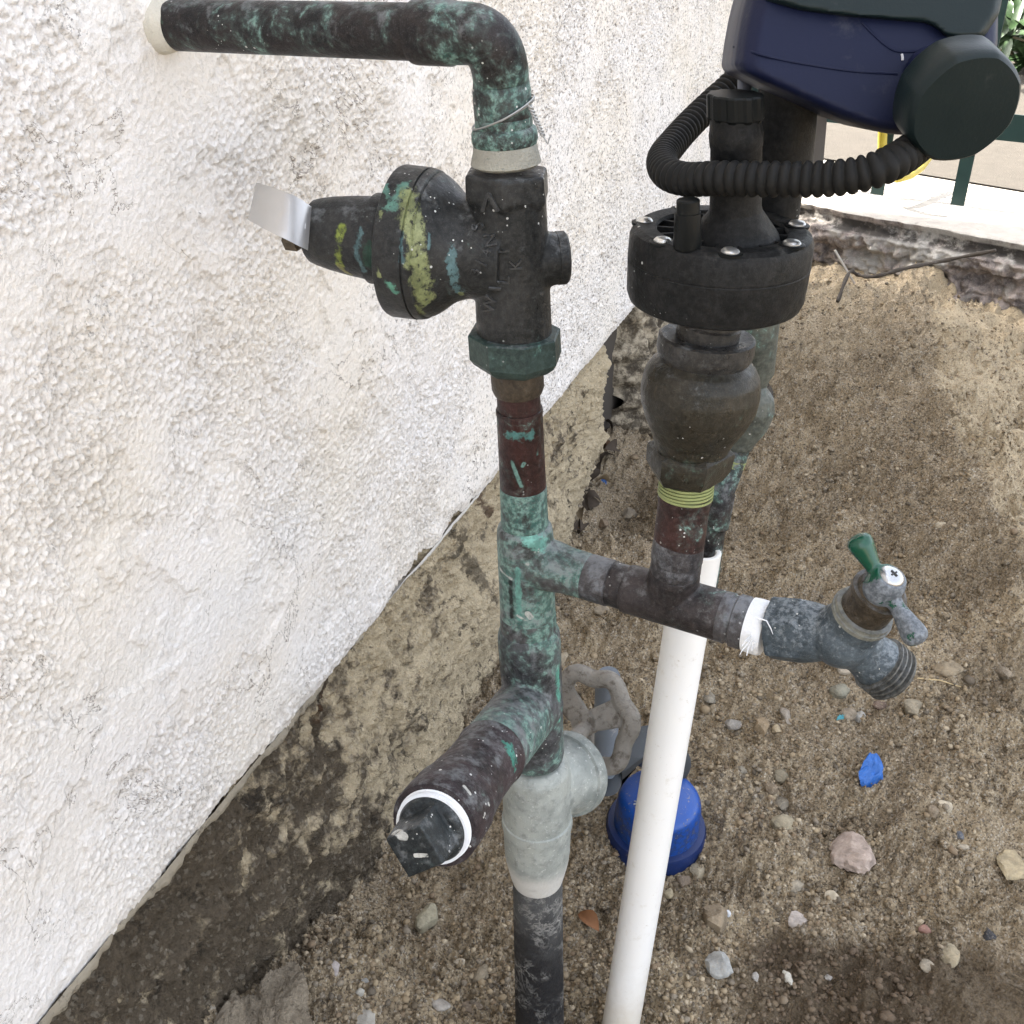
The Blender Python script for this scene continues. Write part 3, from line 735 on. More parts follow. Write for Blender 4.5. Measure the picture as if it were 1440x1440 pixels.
# first tee (cast with a fillet) and cross pipe to the second tee
X0 = RISER.at(785); X2 = P(1082, 886, .505)
xd = (X2 - X0).normalized(); XL = (X2 - X0).length
XT = P(941, 845, .535)
def xt(px):   # distance along cross pipe where column is px
    lo, hi = -.05, XL + .08
    for _ in range(40):
        m = (lo + hi) / 2
        if proj(X0 + xd * m)[0] < px: lo = m
        else: hi = m
    return lo
def cyl(mb, A, B, r, n=40): return mb.prof(A, B, [(0, r), ((Vector(B) - Vector(A)).length, r)], n)
TEE = patina('tee_verdigris', (.02, .018, .018), (.06, .055, .055), verd=.70, dust=.6, specks=.25, vscale=48,
             streaks=[(PF(716, 820, D - .013), PF(718, 868, D - .013), .0022, (.012, .012, .012), dict(wob=.5)), (PF(728, 800, D - .014), PF(730, 870, D - .014), .0019, TURQ, dict(wob=.7)), (PF(742, 862, D - .014), PF(746, 867, D - .014), .0018, WHT, dict(wob=.2, soft=.1)), (PF(728, 866, D - .014), PF(742, 872, D - .014), .0010, WHT, dict(wob=.2)),
                      (PF(703, 800, D - .006), PF(719, 813, D - .012), .0012, WHT, dict(wob=.3)), (PF(741, 757, D - .013), PF(760, 764, D - .012), .005, (.2, .45, .38), dict(wob=.8)), (PF(742, 793, D - .014), PF(741, 792, D - .014), .0014, WHT, dict(wob=.3))])
mb = MB(); RISER.lathe(mb, [(752, 64), (762, 78), (775, 80), (884, 78), (897, 78)], 44)
r1 = 34 * .56 / F
mb.prof(X0, X2, [(0, .0135), (.016, .0135), (.024, .0122), (xt(828), .0118)], 40)
build(mb, 'tee', TEE, pw, cast=(.0007, 8))
COUP = patina('tee_lower_neck', (.02, .018, .018), (.06, .055, .055), verd=.55, dust=.45, specks=.25, vscale=50)
mb = MB(); RISER.lathe(mb, [(884, 70), (885, 78), (889, 79.5), (893, 79), (925, 80), (930, 78)], 44); build(mb, 'neck', COUP, pw)
GREYC = patina('grey_dusty_copper', (.025, .023, .024), (.065, .06, .06), verd=.15, dust=.55, specks=.3, dustc=(.20, .21, .225))
DARKC = patina('dark_pipe', (.014, .012, .012), (.036, .029, .028), verd=.15, dust=.35, specks=.35, dustc=(.2, .2, .2))
mb = MB(); a = xt(826); mb.prof(X0, X2, [(a, .0105), (a + .0002, .0115), (a + .001, .0119), (xt(860), .0119), (xt(861), .0112)], 40); build(mb, 'coupling', GREYC, pw)
mb = MB(); mb.prof(X0, X2, [(xt(850), .0112), (xt(930), .0116)], 40); build(mb, 'cross_pipe', DARKC, pw)
# second riser axis
V2 = Axis([(330, 1017, .432), (400, 1010, .432), (480, 993, .431), (580, 981, .430), (650, 968, .429), (693, 964, .428), (740, 957, .427), (800, 950, .426), (850, 943, .425)])
XM = X0 + xd * xt(941)
off = XM - V2.at(845)
mb = MB(); mb.prof(X0, X2, [(xt(880), .0118), (xt(884), .0124), (xt(1012), .0124), (xt(1018), .0118)], 40)
top = V2.at(800)
mb.prof(XM, top, [(0, .0125), ((top - XM).length - .004, .0125), ((top - XM).length, .0118)], 40)
build(mb, 'tee', DARKC, pw, cast=(.0007, 8))
mb = MB(); V2.lathe(mb, [(775, 66), (777, 71), (800, 73), (806, 73), (809, 68)], 40); V2.lathe(mb, [(800, 68), (812, 71), (822, 71), (826, 66)], 40); build(mb, 'joint_collar', GREYC, pw)
MAR2 = patina('maroon_riser', (.014, .008, .007), (.045, .020, .017), verd=.35, dust=.2, specks=.35)
mb = MB(); V2.lathe(mb, [(690, 68), (698, 72), (722, 76), (727, 73), (800, 71)], 40); build(mb, 'pipe', MAR2, pw)
# male adapter before the tap
mb = MB(); mb.prof(X0, X2, [(xt(1014), .0105), (xt(1015), .0124), (xt(1026), .0126), (xt(1029), .0118), (xt(1033), .0118), (xt(1035), .0130), (xt(1048), .0130), (xt(1054), .0118), (xt(1068), .0112)], 40)
build(mb, 'adapter', GREYC, pw)
# second, larger tee facing the viewer
B0 = RISER.at(985); B1 = P(604, 1170, .475)
bd = (B1 - B0).normalized(); BL = (B1 - B0).length
mb = MB(); RISER.lathe(mb, [(905, 80), (918, 88), (930, 89), (1085, 80), (1092, 76)], 44)
mb.prof(B0, B1, [(0, .0185), (BL * .50, .0178)], 44)
TEE2 = patina('lower_tee', (.015, .016, .017), (.045, .045, .048), verd=.55, dust=.5, specks=.55, vscale=50, streaks=[(PF(750, 1045, D - .014), PF(757, 1050, D - .014), .002, WHT, dict(wob=.6)), (PF(782, 940, D - .008), PF(784, 1010, D - .008), .003, (.12, .36, .28), dict(wob=.9))])
build(mb, 'tee', TEE2, pw, cast=(.0008, 8))
CAPM = lambda: patina('branch_copper', (.014, .010, .011), (.036, .025, .027), verd=.12, dust=.35, specks=1.0, sscale=430, streaks=[(B0 + bd * BL * .52 + Vector((.012, -.004, .014)), B0 + bd * BL * .54 + Vector((.02, -.01, .004)), .004, (.06, .26, .2), dict(wob=1.2)), (hp(653, 1106), hp(661, 1116), .0011, WHT, dict(wob=.2)), (hp(687, 1130), hp(688, 1132), .0009, WHT), (hp(682, 1144), hp(680, 1149), .0008, WHT)])
mb = MB(); mb.prof(B0, B1, [(BL * .46, .0165), (BL * .461, .0182), (BL * .475, .0186), (BL * .49, .0178), (BL * .66, .0178), (BL * .68, .0178), (BL * .69, .0184), (BL * .74, .0190), (BL * .80, .0200), (BL * .815, .0206), (BL * .90, .0209), (BL * .955, .0208), (BL * .962, .0203), (BL * .962, .0178), (BL * .93, .0175)], 48, cap=(True, False))
bao = build(mb, 'branch_adapter', None, pw, ang=32)
def hitter(*obs):
    ts = [bvh(o) for o in obs]
    return lambda x, y: hitpx(x, y, ts)
hp = hitter(bao); bao.data.materials.append(CAPM())
TAPE = plain('white_thread_tape', (.80, .82, .84), .35, .06, 200, .0006, .5, fb=.8)
mb = MB()
for j in range(4): mb.prof(B0, B1, [(BL * (.945 + j * .010), .0172), (BL * (.947 + j * .010), .0184 - j * .0006), (BL * (.954 + j * .010), .0184 - j * .0006), (BL * (.956 + j * .010), .0172)], 48)
tp_ = build(mb, 'thread_tape', TAPE, pw)
PLUG = lambda: patina('plug_iron', (.008, .010, .011), (.024, .029, .030), verd=.1, dust=.3, specks=.7, rough=.4, streaks=[(hp(556, 1170), hp(568, 1176), .0021, WHT, dict(wob=.2, soft=.15)), (hp(584, 1203), hp(600, 1203), .0010, WHT, dict(wob=.3, soft=.15))])
mb = MB(); mb.prof(B0, B1, [(BL * .93, .0160), (BL * .985, .0160), (BL * 1.0, .0150), (BL * 1.005, .013)], 48)
x_, y_, _z = frame(bd)
ang_ = R(38); xa = x_ * math.cos(ang_) + y_ * math.sin(ang_); ya = y_ * math.cos(ang_) - x_ * math.sin(ang_)
c_ = B1 + bd * .0085; h_ = .0098
mb.rings([[B1 - bd * .002 + xa * sx * (h_ + .001) + ya * sy * (h_ + .001) for sx, sy in ((-1, -1), (1, -1), (1, 1), (-1, 1))], [B1 + bd * .0165 + xa * sx * h_ + ya * sy * h_ for sx, sy in ((-1, -1), (1, -1), (1, 1), (-1, 1))]])
plo = build(mb, 'plug', None, pw, cast=(.0006, 3)); hp = hitter(plo); plo.data.materials.append(PLUG())
# pipe below the gate valve
LOWM = patina('lower_iron_pipe', (.02, .02, .02), (.06, .058, .055), verd=.05, dust=.65, specks=.25, dustc=(.34, .33, .31))
def lowmat():
    s = NT('crusted_lower_pipe'); a = s.noise(55, 7, .72, .6); b = s.noise(210, 6, .75, .5); g = s.noise(24, 4, .6); sep = s.t.nodes.new('ShaderNodeSeparateXYZ'); s.t.links.new(s.pos, sep.inputs[0])
    c = s.mix(b, (.008, .008, .009), (.024, .024, .026))
    zt = RISER.at(1235).z; zb = RISER.at(1345).z
    k = s.math('ADD', sep.outputs[2], s.math('MULTIPLY', s.math('SUBTRACT', a, .5), .10))
    c = s.mix(s.math('MULTIPLY', s.step(k, zb, zt), .75), c, s.mix(b, (.05, .053, .056), (.15, .15, .145)))
    c = s.mix(s.math('MULTIPLY', s.step(b, .55, .62), s.step(g, .48, .6)), c, (.38, .37, .34))
    vein = s.math('ABSOLUTE', s.math('SUBTRACT', a, .5)); c = s.mix(s.math('MULTIPLY', s.step(vein, .035, .0), s.step(g, .42, .6)), c, (.24, .235, .22))
    return s.fin(c, .6, 0, s.bump(b, .002, .9, s.bump(a, .002, .5)), .25)
mb = MB(); RISER.lathe(mb, [(1225, 70), (1500, 68), (1560, 68)], 44); build(mb, 'riser_pipe', lowmat(), pw)

# ------------------------------------------------------------------ gate valve
gv = thing('gate_valve', RISER.at(1240), 'pale paint-smeared gate valve with a grey fluted handwheel, low on the main riser', 'valve')
GVM = patina('overpainted_valve', (.19, .20, .18), (.33, .34, .31), verd=.0, dust=.5, specks=.25, dustc=(.50, .51, .49), rough=.5)
def gvmat():
    s = NT('overpainted_valve_body'); n1 = s.noise(60, 6, .7); n2 = s.noise(170, 6, .7); sep = s.t.nodes.new('ShaderNodeSeparateXYZ'); s.t.links.new(s.pos, sep.inputs[0])
    zt = RISER.at(1110).z; zb = RISER.at(1200).z
    n3 = s.noise(14, 5, .6); c = s.mix(s.step(n3, .35, .65), (.11, .13, .125), (.34, .36, .33)); c = s.mix(s.math('MULTIPLY', s.step(n1, .42, .7), .45), c, (.42, .44, .41)); c = s.mix(s.math('MULTIPLY', s.step(n2, .48, .72), .5), c, (.10, .11, .108)); c = s.mix(s.math('MULTIPLY', s.step(s.noise(420, 4, .7), .6, .68), .6), c, (.58, .59, .56))
    k = s.math('ADD', sep.outputs[2], s.math('MULTIPLY', s.math('SUBTRACT', n1, .5), .025))
    c = s.mix(s.step(k, zb + .006, zb - .010), c, s.mix(n2, (.46, .45, .41), (.60, .59, .56)))
    return s.fin(c, s.math('ADD', s.math('MULTIPLY', n1, .3), .35), 0, s.bump(n2, .0012, .8), .4)
GVM = gvmat()
bc = P(799, 1088, .672); valve_c = RISER.at(1110); wc = P(826, 1016, .722)
mb = MB(); RISER.lathe(mb, [(1095, 74), (1102, 84), (1112, 94), (1150, 97), (1190, 95), (1200, 92)], 44)
ad = (bc - valve_c).normalized()
mb.prof(valve_c, bc, [(0, .0185), ((bc - valve_c).length * .45, .0205), ((bc - valve_c).length * .8, .0240), ((bc - valve_c).length, .0262)], 40)
build(mb, 'body', GVM, gv, cast=(.0009, 10))
mb = MB(); RISER.lathe(mb, [(1178, 90), (1184, 99), (1192, 100), (1200, 95), (1228, 92), (1240, 88), (1256, 76), (1262, 70)], 44); build(mb, 'end_socket', GVM, gv, ang=30)
mb = MB(); mb.prof(bc, bc + ad, [(-.006, .022), (-.004, .0262), (.000, .0268), (.0045, .0262), (.0055, .022), (.006, .019)], 48); build(mb, 'bonnet_flange', GVM, gv, ang=30)
HWM = plain('rusty_grey_paint', (.23, .215, .19), .7, .4, 60, .0010, .25, dirt=(.08, .065, .05), dirtamt=.7, fine=400, fb=.8)
hub = P(815, 1040, .70)
mb = MB(); mb.prof(bc + ad * .004, hub, [(0, .017), (.006, .0145), (.012, .0125)], 6); build(mb, 'packing_nut', HWM, gv, ang=25)
mb = MB(); cyl(mb, hub - ad * .012, wc + ad * .006, .0055, 20); build(mb, 'stem', HWM, gv)
wa = (ad + Vector((0, 0, -.22))).normalized(); x_, y_, _ = frame(wa); RW = .0318
mb = MB(); pth = []; rr_ = []
for k in range(72):
    a = 2 * math.pi * k / 72; q = RW * (1 + .075 * math.cos(7 * a)); pth.append(wc + x_ * (q * math.cos(a)) + y_ * (q * math.sin(a)) - wa * .001 * math.cos(7 * a))
mb.tube(pth, .0062, 12, closed=True, up=wa)
for k in range(3):
    a = 2 * math.pi * k / 3 + .35; d = x_ * math.cos(a) + y_ * math.sin(a); e = wa.cross(d)
    mb.rings([[wc + d * .006 + e * s1 * .0075 + wa * (s2 * .0022 - .002) for s1, s2 in ((-1, -1), (1, -1), (1, 1), (-1, 1))], [wc + d * .031 + e * s1 * .0105 + wa * (s2 * .0018 + .001) for s1, s2 in ((-1, -1), (1, -1), (1, 1), (-1, 1))]])
mb.prof(wc - wa * .008, wc, [(0, .009), (.014, .008)], 24)
build(mb, 'handwheel', HWM, gv, cast=(.0009, 6))

# ------------------------------------------------------------------ pressure regulator
PC = RISER.at(345)
pr = thing('pressure_regulator', RISER.at(500), 'black cast pressure regulator with yellow-green paint streaks on its bell', 'pressure regulator')
YG = (.25, .28, .13); TB = (.11, .19, .20)
bell_d = Vector((-.962, .272, .035)).normalized()
BC = PC + Vector((0, 0, -.0045))
def bx(px):
    lo, hi = -.05, .25
    for _ in range(40):
        m = (lo + hi) / 2
        if proj(BC + bell_d * m)[0] > px: lo = m
        else: hi = m
    return lo
mb = MB()
# hexagonal top, round barrel
hexr = [RISER.pt(254, 120), RISER.pt(258, 127), RISER.pt(292, 128), RISER.pt(300, 118)]
mb.lathe(hexr, 6, axis=(0, 0, -1), rot=R(90) + .10)
RISER.lathe(mb, [(285, 108), (360, 108), (440, 106), (500, 106)], 44)
mb.prof(BC, BC + bell_d, [(0, .0205), (bx(668), .0212), (bx(658), .0222), (bx(648), .0236), (bx(640), .0256), (bx(630), .0286), (bx(620), .0310), (bx(611), .0322)], 48)
# boss on the right
bo = BC + Vector((0, 0, -.003)); be = P(797, 362, .481)
bdir = (be - bo).normalized(); bl = (be - bo).length
mb.prof(bo, be, [(0, .0145), (bl * .55, .0125), (bl * .85, .0115)], 36)
prb = build(mb, 'body', None, pr, cast=(.0007, 8))
mb = MB(); mb.prof(bo, be, [(bl * .80, .0110), (bl * .82, .0118), (bl * .96, .0118), (bl * 1.0, .0108), (bl * 1.01, .006)], 36); bpl = build(mb, 'boss_plug', None, pr)
mb = MB(); mb.prof(BC, BC + bell_d, [(bx(614), .028), (bx(612), .0318), (bx(610), .0328), (bx(603), .0334), (bx(601.5), .0334), (bx(601), .0326), (bx(599), .0326), (bx(598.5), .0336), (bx(566), .0338), (bx(562), .0332), (bx(560), .0318), (bx(559), .0280), (bx(556), .0240)], 64); o_rim = build(mb, 'bell_rim', None, pr, ang=28)
mb = MB(); mb.prof(BC, BC + bell_d, [(bx(566), .0200), (bx(562), .0290), (bx(555), .0240), (bx(549), .0212), (bx(545), .0203), (bx(528), .0203), (bx(527), .0188), (bx(500), .0180), (bx(470), .0166), (bx(452), .0153), (bx(443), .0143), (bx(438), .0125), (bx(435), .008)], 64); o_bon = build(mb, 'bonnet', None, pr, ang=30)
be0 = BC + bell_d * bx(440) + Vector((0, 0, -.004)); be1 = BC + bell_d * bx(402) + Vector((0, 0, -.0045))
mb = MB(); mb.prof(be0, be1, [(0, .0042), ((be1 - be0).length - .006, .0042), ((be1 - be0).length - .006, .0062), ((be1 - be0).length, .0060)], 6); build(mb, 'adjusting_bolt', BRASS, pr, ang=25)
trees = [bvh(o) for o in (prb, o_rim, o_bon)]
def hs_(x0, y0, x1, y1, r, c, wob=.8): return (hitpx(x0, y0, trees), hitpx(x1, y1, trees), r, c, dict(wob=wob))
STK = [hs_(636, 350, 636, 378, .0024, TB, 1.2), hs_(636, 378, 643, 410, .0026, TB, 1.2), hs_(647, 412, 650, 414, .0014, YG),
       hs_(566, 262, 552, 290, .004, (.12, .25, .20), 1.1), hs_(574, 272, 572, 308, .0046, YG, .9), hs_(582, 312, 586, 365, .0052, (.29, .32, .16), .8), hs_(588, 365, 597, 420, .0050, YG, .9), hs_(598, 425, 584, 395, .003, YG, .9),
       hs_(566, 330, 565, 366, .0014, TB, 1.), hs_(547, 400, 556, 410, .002, (.12, .3, .22), 1.2), hs_(536, 300, 533, 388, .0012, YG, 1.), hs_(541, 262, 548, 285, .0018, (.12, .25, .20), 1.2),
       hs_(480, 320, 478, 372, .0026, (.27, .33, .07), .6), hs_(478, 374, 492, 386, .0018, (.25, .24, .07), .8), hs_(506, 326, 503, 356, .0020, TB, .9), hs_(503, 358, 511, 380, .0020, TB, .8), hs_(521, 345, 519, 372, .0032, (.03, .07, .05), .8), hs_(604, 330, 603, 350, .001, TB, 1.), hs_(585, 430, 596, 442, .0012, YG, 1.2)]
PRM = patina('regulator_cast', (.012, .013, .013), (.028, .028, .027), verd=.12, dust=.18, specks=.35, rough=.42, spec=.2, bumpd=.0008, vcol=((.04, .10, .09), (.12, .22, .19)), streaks=STK)
for o in (prb, bpl, o_rim, o_bon): o.data.materials.append(PRM)
# union nut
NUTM = patina('union_nut_green', (.018, .03, .027), (.035, .055, .048), verd=.3, dust=.2, specks=.25, vcol=((.03, .09, .075), (.1, .25, .2)))
mb = MB(); mb.lathe([RISER.pt(486, 112), RISER.pt(490, 128), RISER.pt(493, 133), RISER.pt(527, 132), RISER.pt(532, 122), RISER.pt(536, 100)], 8, axis=(0, 0, -1), rot=R(22.5) + .18)
mb2 = MB(); build(mb, 'union_nut', NUTM, pr, ang=25)
# raised lettering on the body
tree = bvh(prb)
def raised(text, px, py, size_px, rotdeg, mat, parent, tree, Z0, h=.0010, name='lettering', dirn=None):
    c = bpy.data.curves.new('txt', 'FONT'); c.body = text; c.extrude = .5; c.align_x = 'CENTER'; c.align_y = 'CENTER'; c.size = 1; c.resolution_u = 2
    o = bpy.data.objects.new('txt', c); scn.collection.objects.link(o)
    dg = bpy.context.evaluated_depsgraph_get(); dg.update()
    me = bpy.data.meshes.new_from_object(o.evaluated_get(dg)); bpy.data.objects.remove(o)
    rgt = Vector((1, 0, 0)); dn = ray(px, py).normalized(); up = (rgt.cross(dn)).normalized(); up = up if up.z > 0 else -up
    a = R(rotdeg); X_ = rgt * math.cos(a) + up * math.sin(a); Y_ = up * math.cos(a) - rgt * math.sin(a)
    cen = P(px, py, Z0); sc = size_px * Z0 / F
    mb = MB()
    bm = bmesh.new(); bm.from_mesh(me); bmesh.ops.triangulate(bm, faces=bm.faces); bmesh.ops.subdivide_edges(bm, edges=[e for e in bm.edges if e.calc_length() > .25], cuts=2); bmesh.ops.triangulate(bm, faces=bm.faces)
    ok = True
    for v in bm.verts:
        q = cen + X_ * (v.co.x * sc) + Y_ * (v.co.y * sc)
        hit = tree.ray_cast(q - dn * .1, dn)
        if hit[0] is None: p = q
        else: p = hit[0] + hit[1] * ((h if v.co.z > 0 else -.0006))
        v.co = p
    bm.verts.index_update(); mb.v = [tuple(v.co) for v in bm.verts]; mb.f = [tuple(v.index for v in f.verts) for f in bm.faces]; bm.free()
    return build(mb, name, mat, parent, ang=50)
LET = patina('raised_lettering', (.022, .023, .023), (.045, .045, .044), verd=.1, dust=.35, specks=0, rough=.4)
for ch, x, y, rt in (('W', 690, 428, 78), ('I', 697, 405, 84), ('L', 709, 394, 84), ('K', 726, 372, 92), ('I', 709, 353, 96), ('N', 691, 338, 100), ('S', 673, 319, 108)):
    raised(ch, x, y, 25, rt, LET, prb, tree, .46)
for ch, x, y, s_ in (('3', 669, 382, 19), ('/', 678, 370, 26), ('4', 685, 355, 19)): raised(ch, x, y, s_, 80, LET, prb, tree, .46)
raised('^', 690, 296, 62, 6, LET, prb, tree, .46)
# metal tag
mt = MB(); rows_ = []
TA = [(438, 292, .482, 433, 352, .474), (425, 283, .478, 420, 346, .470), (411, 275, .476, 405, 338, .468), (395, 269, .476, 388, 330, .469), (378, 263, .478, 368, 320, .471), (360, 258, .481, 349, 309, .474)]
for k, (a, b, z, c, d, z2) in enumerate(TA):
    p, q = P(a, b, z), P(c, d, z2); rows_.append([p, q, q + Vector((.0, .0005, .0003)), p + Vector((.0, .0005, .0003))])
mt.rings(rows_)
ALU = plain('brushed_aluminium', (.48, .47, .455), .36, .1, 90, .0002, .5, metal=.75, fine=300)
tag(build(mt, 'metal_tag', ALU, None, ang=50), 'bent blank aluminium tag held at the left tip of the pressure regulator', 'tag')

# ------------------------------------------------------------------ hose tap
hf = thing('hose_tap', X2, 'grey brass garden hose tap with a worn green cross handle, at the right end', 'tap')
TAPM = patina('tap_brass_grey', (.026, .036, .044), (.062, .078, .090), verd=.08, dust=.5, specks=.5, dscale=380, dustc=(.25, .28, .30), rough=.45)
T0 = X0 + xd * xt(1068)
tdir = (xd + Vector((0.02, 0, -.0))).normalized()
TJ = P(1186, 893, .483)           # junction
bonA = P(1188, 892, .483); bonB = P(1246, 822, .455); bdv = (bonB - bonA).normalized()
outB = P(1251, 946, .491); odv = (outB - TJ).normalized()
td = (TJ - T0).normalized(); tl = (TJ - T0).length
mb = MB()
s0 = .007
mb.prof(T0 + td * s0, TJ, [(0, .0152), (.001, .0160), (.0145, .0160), (.0185, .0140)], 6, rot=.35)
mb.prof(T0 + td * s0, TJ, [(0, .0140), (.014, .0146), (.020, .0138), (.026, .0122), (tl - s0, .0128)], 40)
mb.sphere(TJ, .0152, 14)
mb.prof(bonA, bonB, [(0, .0135), (.012, .0128), (.0165, .0128)], 36)
ol = (outB - TJ).length
mb.prof(TJ, outB, [(0, .0130), (ol * .45, .0108), (ol * .68, .0120), (ol * .74, .0122)], 36)
build(mb, 'body', TAPM, hf, cast=(.0006, 4))
mb = MB(); a = (bonB - bonA).length
for k, (t, r) in enumerate(((.0150, .0136),)): mb.prof(bonA, bonB, [(t, .0118), (t, .0136), (t + .0022, .0138), (t + .0024, .0118)], 40)
mb.prof(bonA, bonB, [(.0172, .0118), (.0174, .0130), (.0195, .0130), (.0197, .010)], 40)
build(mb, 'packing_ring', patina('ring_brass', (.10, .10, .085), (.2, .2, .17), dust=.5, specks=.1, verd=.05), hf)
mb = MB(); mb.prof(bonA, bonB, [(.018, .0112), (.0300, .0108), (.0302, .0122), (.0330, .0122), (.0332, .0104), (.036, .0095)], 40); build(mb, 'bonnet', patina('old_brass_bonnet', (.03, .024, .017), (.07, .055, .038), verd=.12, dust=.35, specks=.2, rough=.35, metal=.2), hf)
mb = MB(); pts = [(ol * .70, .0118)]
for k in range(4): t = ol * .73 + k * .0028; pts += [(t, .0122), (t + .0007, .0137), (t + .0014, .0137), (t + .0021, .0122)]
pts += [(ol * .73 + .0118, .0120), (ol * .73 + .0118, .0098), (ol * .73 + .004, .0096)]
mb.prof(TJ, outB, pts, 44, cap=(True, True)); build(mb, 'hose_thread', patina('thread_brass', (.045, .045, .042), (.11, .11, .10), dust=.4, specks=.1, verd=0, rough=.4, metal=.2), hf, ang=30)
HUBC = P(1243, 824, .452)
GRN = NT('chipped_green_enamel')
def green_mat():
    s = GRN; n = s.noise(110, 6, .7); n2 = s.noise(500, 4, .7)
    a = s.capsule(P(1206, 762, .452), P(1222, 788, .452), .0105, .2, 200, .1)
    g = s.mix(n2, (.003, .048, .026), (.004, .075, .042)); m = s.mix(s.step(n2, .35, .7), (.07, .08, .092), (.20, .225, .25))
    dk = s.capsule(P(1290, 890, .450), P(1300, 900, .450), .008, .5, 120, .9)
    m = s.mix(s.math('MULTIPLY', dk, .8), m, (.03, .035, .04))
    k = s.math('MAXIMUM', s.math('MULTIPLY', a, s.step(n, .66, .60)), s.step(n, .56, .59))
    c = s.mix(k, m, g); return s.fin(c, s.math('SUBTRACT', .5, s.math('MULTIPLY', k, .28)), 0, s.bump(k, .0005, .6), .5)
green_mat()
mb = MB(); hx = (P(1206, 757, .452) - HUBC); hx2 = (P(1291, 900, .444) - HUBC)
mb.prof(HUBC - bdv * .006, HUBC + bdv, [(0, .0070), (.003, .0080), (.0095, .0080), (.0130, .0066)], 36)
for v in (hx, hx2):
    L_ = v.length
    mb.prof(HUBC, HUBC + v, [(0, .0042), (L_ * .42, .0033), (L_ * .65, .0044), (L_ * .84, .0054), (L_ * .95, .0054), (L_ * 1.03, .0042), (L_ * 1.07, .0016)], 28)
build(mb, 'handle', GRN.m, hf, cast=(.0005, 6))
mb = MB(); q = HUBC + bdv * .0070; mb.prof(q, q + bdv, [(-.002, .0056), (.0003, .0054), (.0013, .0045), (.0018, .0026)], 28)
x_, y_, _ = frame(bdv)
sc_ = build(mb, 'screw', plain('screw_steel', (.46, .47, .48), .25, .1, metal=.8, dirt=(.12, .11, .10), dirtamt=.4), hf)
mb = MB(); mb.box(q + bdv * .0018, .0034, .0007, .0008, x=x_, y=y_, z=bdv); mb.box(q + bdv * .0019, .0034, .0007, .0008, x=y_, y=x_, z=bdv); build(mb, 'slot', plain('slot_dark', (.03, .03, .03), .6), sc_)
# thread tape between adapter and tap
mb = MB(); a = (T0 - X0).length
mb.prof(X0, X2, [(xt(1052), .0112), (xt(1053), .0131), (xt(1064), .0134), (xt(1074), .0133), (xt(1078), .0126), (xt(1079), .011)], 40)
tp2 = build(mb, 'thread_tape', TAPE, pw)
mb = MB()
for (q) in (((1056, 897, .495), (1050, 907, .49), (1044, 914, .488), (1040, 921, .488)), ((1058, 900, .494), (1052, 912, .49), (1050, 922, .488)), ((1062, 868, .488), (1078, 873, .487), (1084, 884, .486), (1087, 892, .486)), ((1060, 903, .494), (1057, 915, .49)), ((1056, 893, .495), (1047, 903, .49), (1043, 909, .49))):
    mb.tube([P(*k) for k in q], [.00035, .0003, .00025, .0001][:len(q)], 5)
build(mb, 'tape_strand', TAPE, tp2)

# ------------------------------------------------------------------ irrigation valve on the second riser
iv = thing('irrigation_valve', V2.at(690), 'black plastic sprinkler valve with a ring of shiny screws on a bronze bulb body', 'valve')
BRZ = patina('bronze_body', (.013, .012, .008), (.027, .023, .016), verd=.12, dust=.18, specks=.3, rough=.38, vcol=((.06, .10, .04), (.12, .25, .17)),
             streaks=[(PF(940, 610, .402), PF(944, 640, .405), .0022, (.16, .17, .06), dict(wob=1.3)), (PF(938, 640, .405), PF(934, 668, .405), .0022, (.06, .17, .13), dict(wob=1.3))])
mb = MB(); bulb = []
for y, w_ in ((508, 108), (528, 122), (542, 146), (560, 162), (584, 168), (606, 162), (626, 140), (641, 114), (656, 102)): bulb.append(V2.pt(y, w_))
mb.lathe(bulb, 48); bd0 = build(mb, 'bronze_body', BRZ, iv, cast=(.0008, 5))
mb = MB(); mb.lathe([V2.pt(650, 104), V2.pt(660, 122), V2.pt(664, 124), V2.pt(684, 120), V2.pt(694, 100)], 6, axis=(0, 0, -1), rot=.3); build(mb, 'hex_end', BRZ, iv, ang=25)
YT = plain('yellow_thread_tape', (.24, .27, .11), .5, .3, 150, .0006, .4, dirt=(.1, .16, .08), dirtamt=.3)
mb = MB()
for j in range(5): y = 694 + j * 4.6; V2.lathe(mb, [(y, 74), (y + .7, 78), (y + 3.6, 78), (y + 4.3, 74)], 40)
build(mb, 'thread_tape', YT, pw)
BLP = plain('black_plastic', (.007, .008, .008), .42, .3, 50, .0005, .16, dirt=(.04, .04, .036), dirtamt=.35)
BLP2 = patina('dusty_black_plastic', (.007, .0075, .0075), (.013, .013, .013), dust=.14, specks=.2, verd=0, rough=.50, spec=.14, bumpd=.0004, dustc=(.09, .088, .08))
COL = patina('collar_dark', (.018, .018, .018), (.04, .037, .033), verd=.05, dust=.25, specks=.2, rough=.35)
mb = MB(); V2.lathe(mb, [(494, 112), (496, 128), (500, 136), (518, 137), (526, 132), (532, 120)], 48); build(mb, 'collar', COL, iv, ang=28)
mb = MB(); V2.lathe(mb, [(440, 84), (470, 84), (474, 90), (480, 90), (505, 88)], 40); build(mb, 'inlet_neck', COL, iv)
FL = Axis([(250, 1019, .436), (340, 1014, .436), (430, 1009, .436), (520, 1004, .436)])
FR = 128.5 * depth(FL.at(340)) / F
fc = FL.at(325); fz = Vector((-.012, 0, -1)).normalized()
FH = .0300
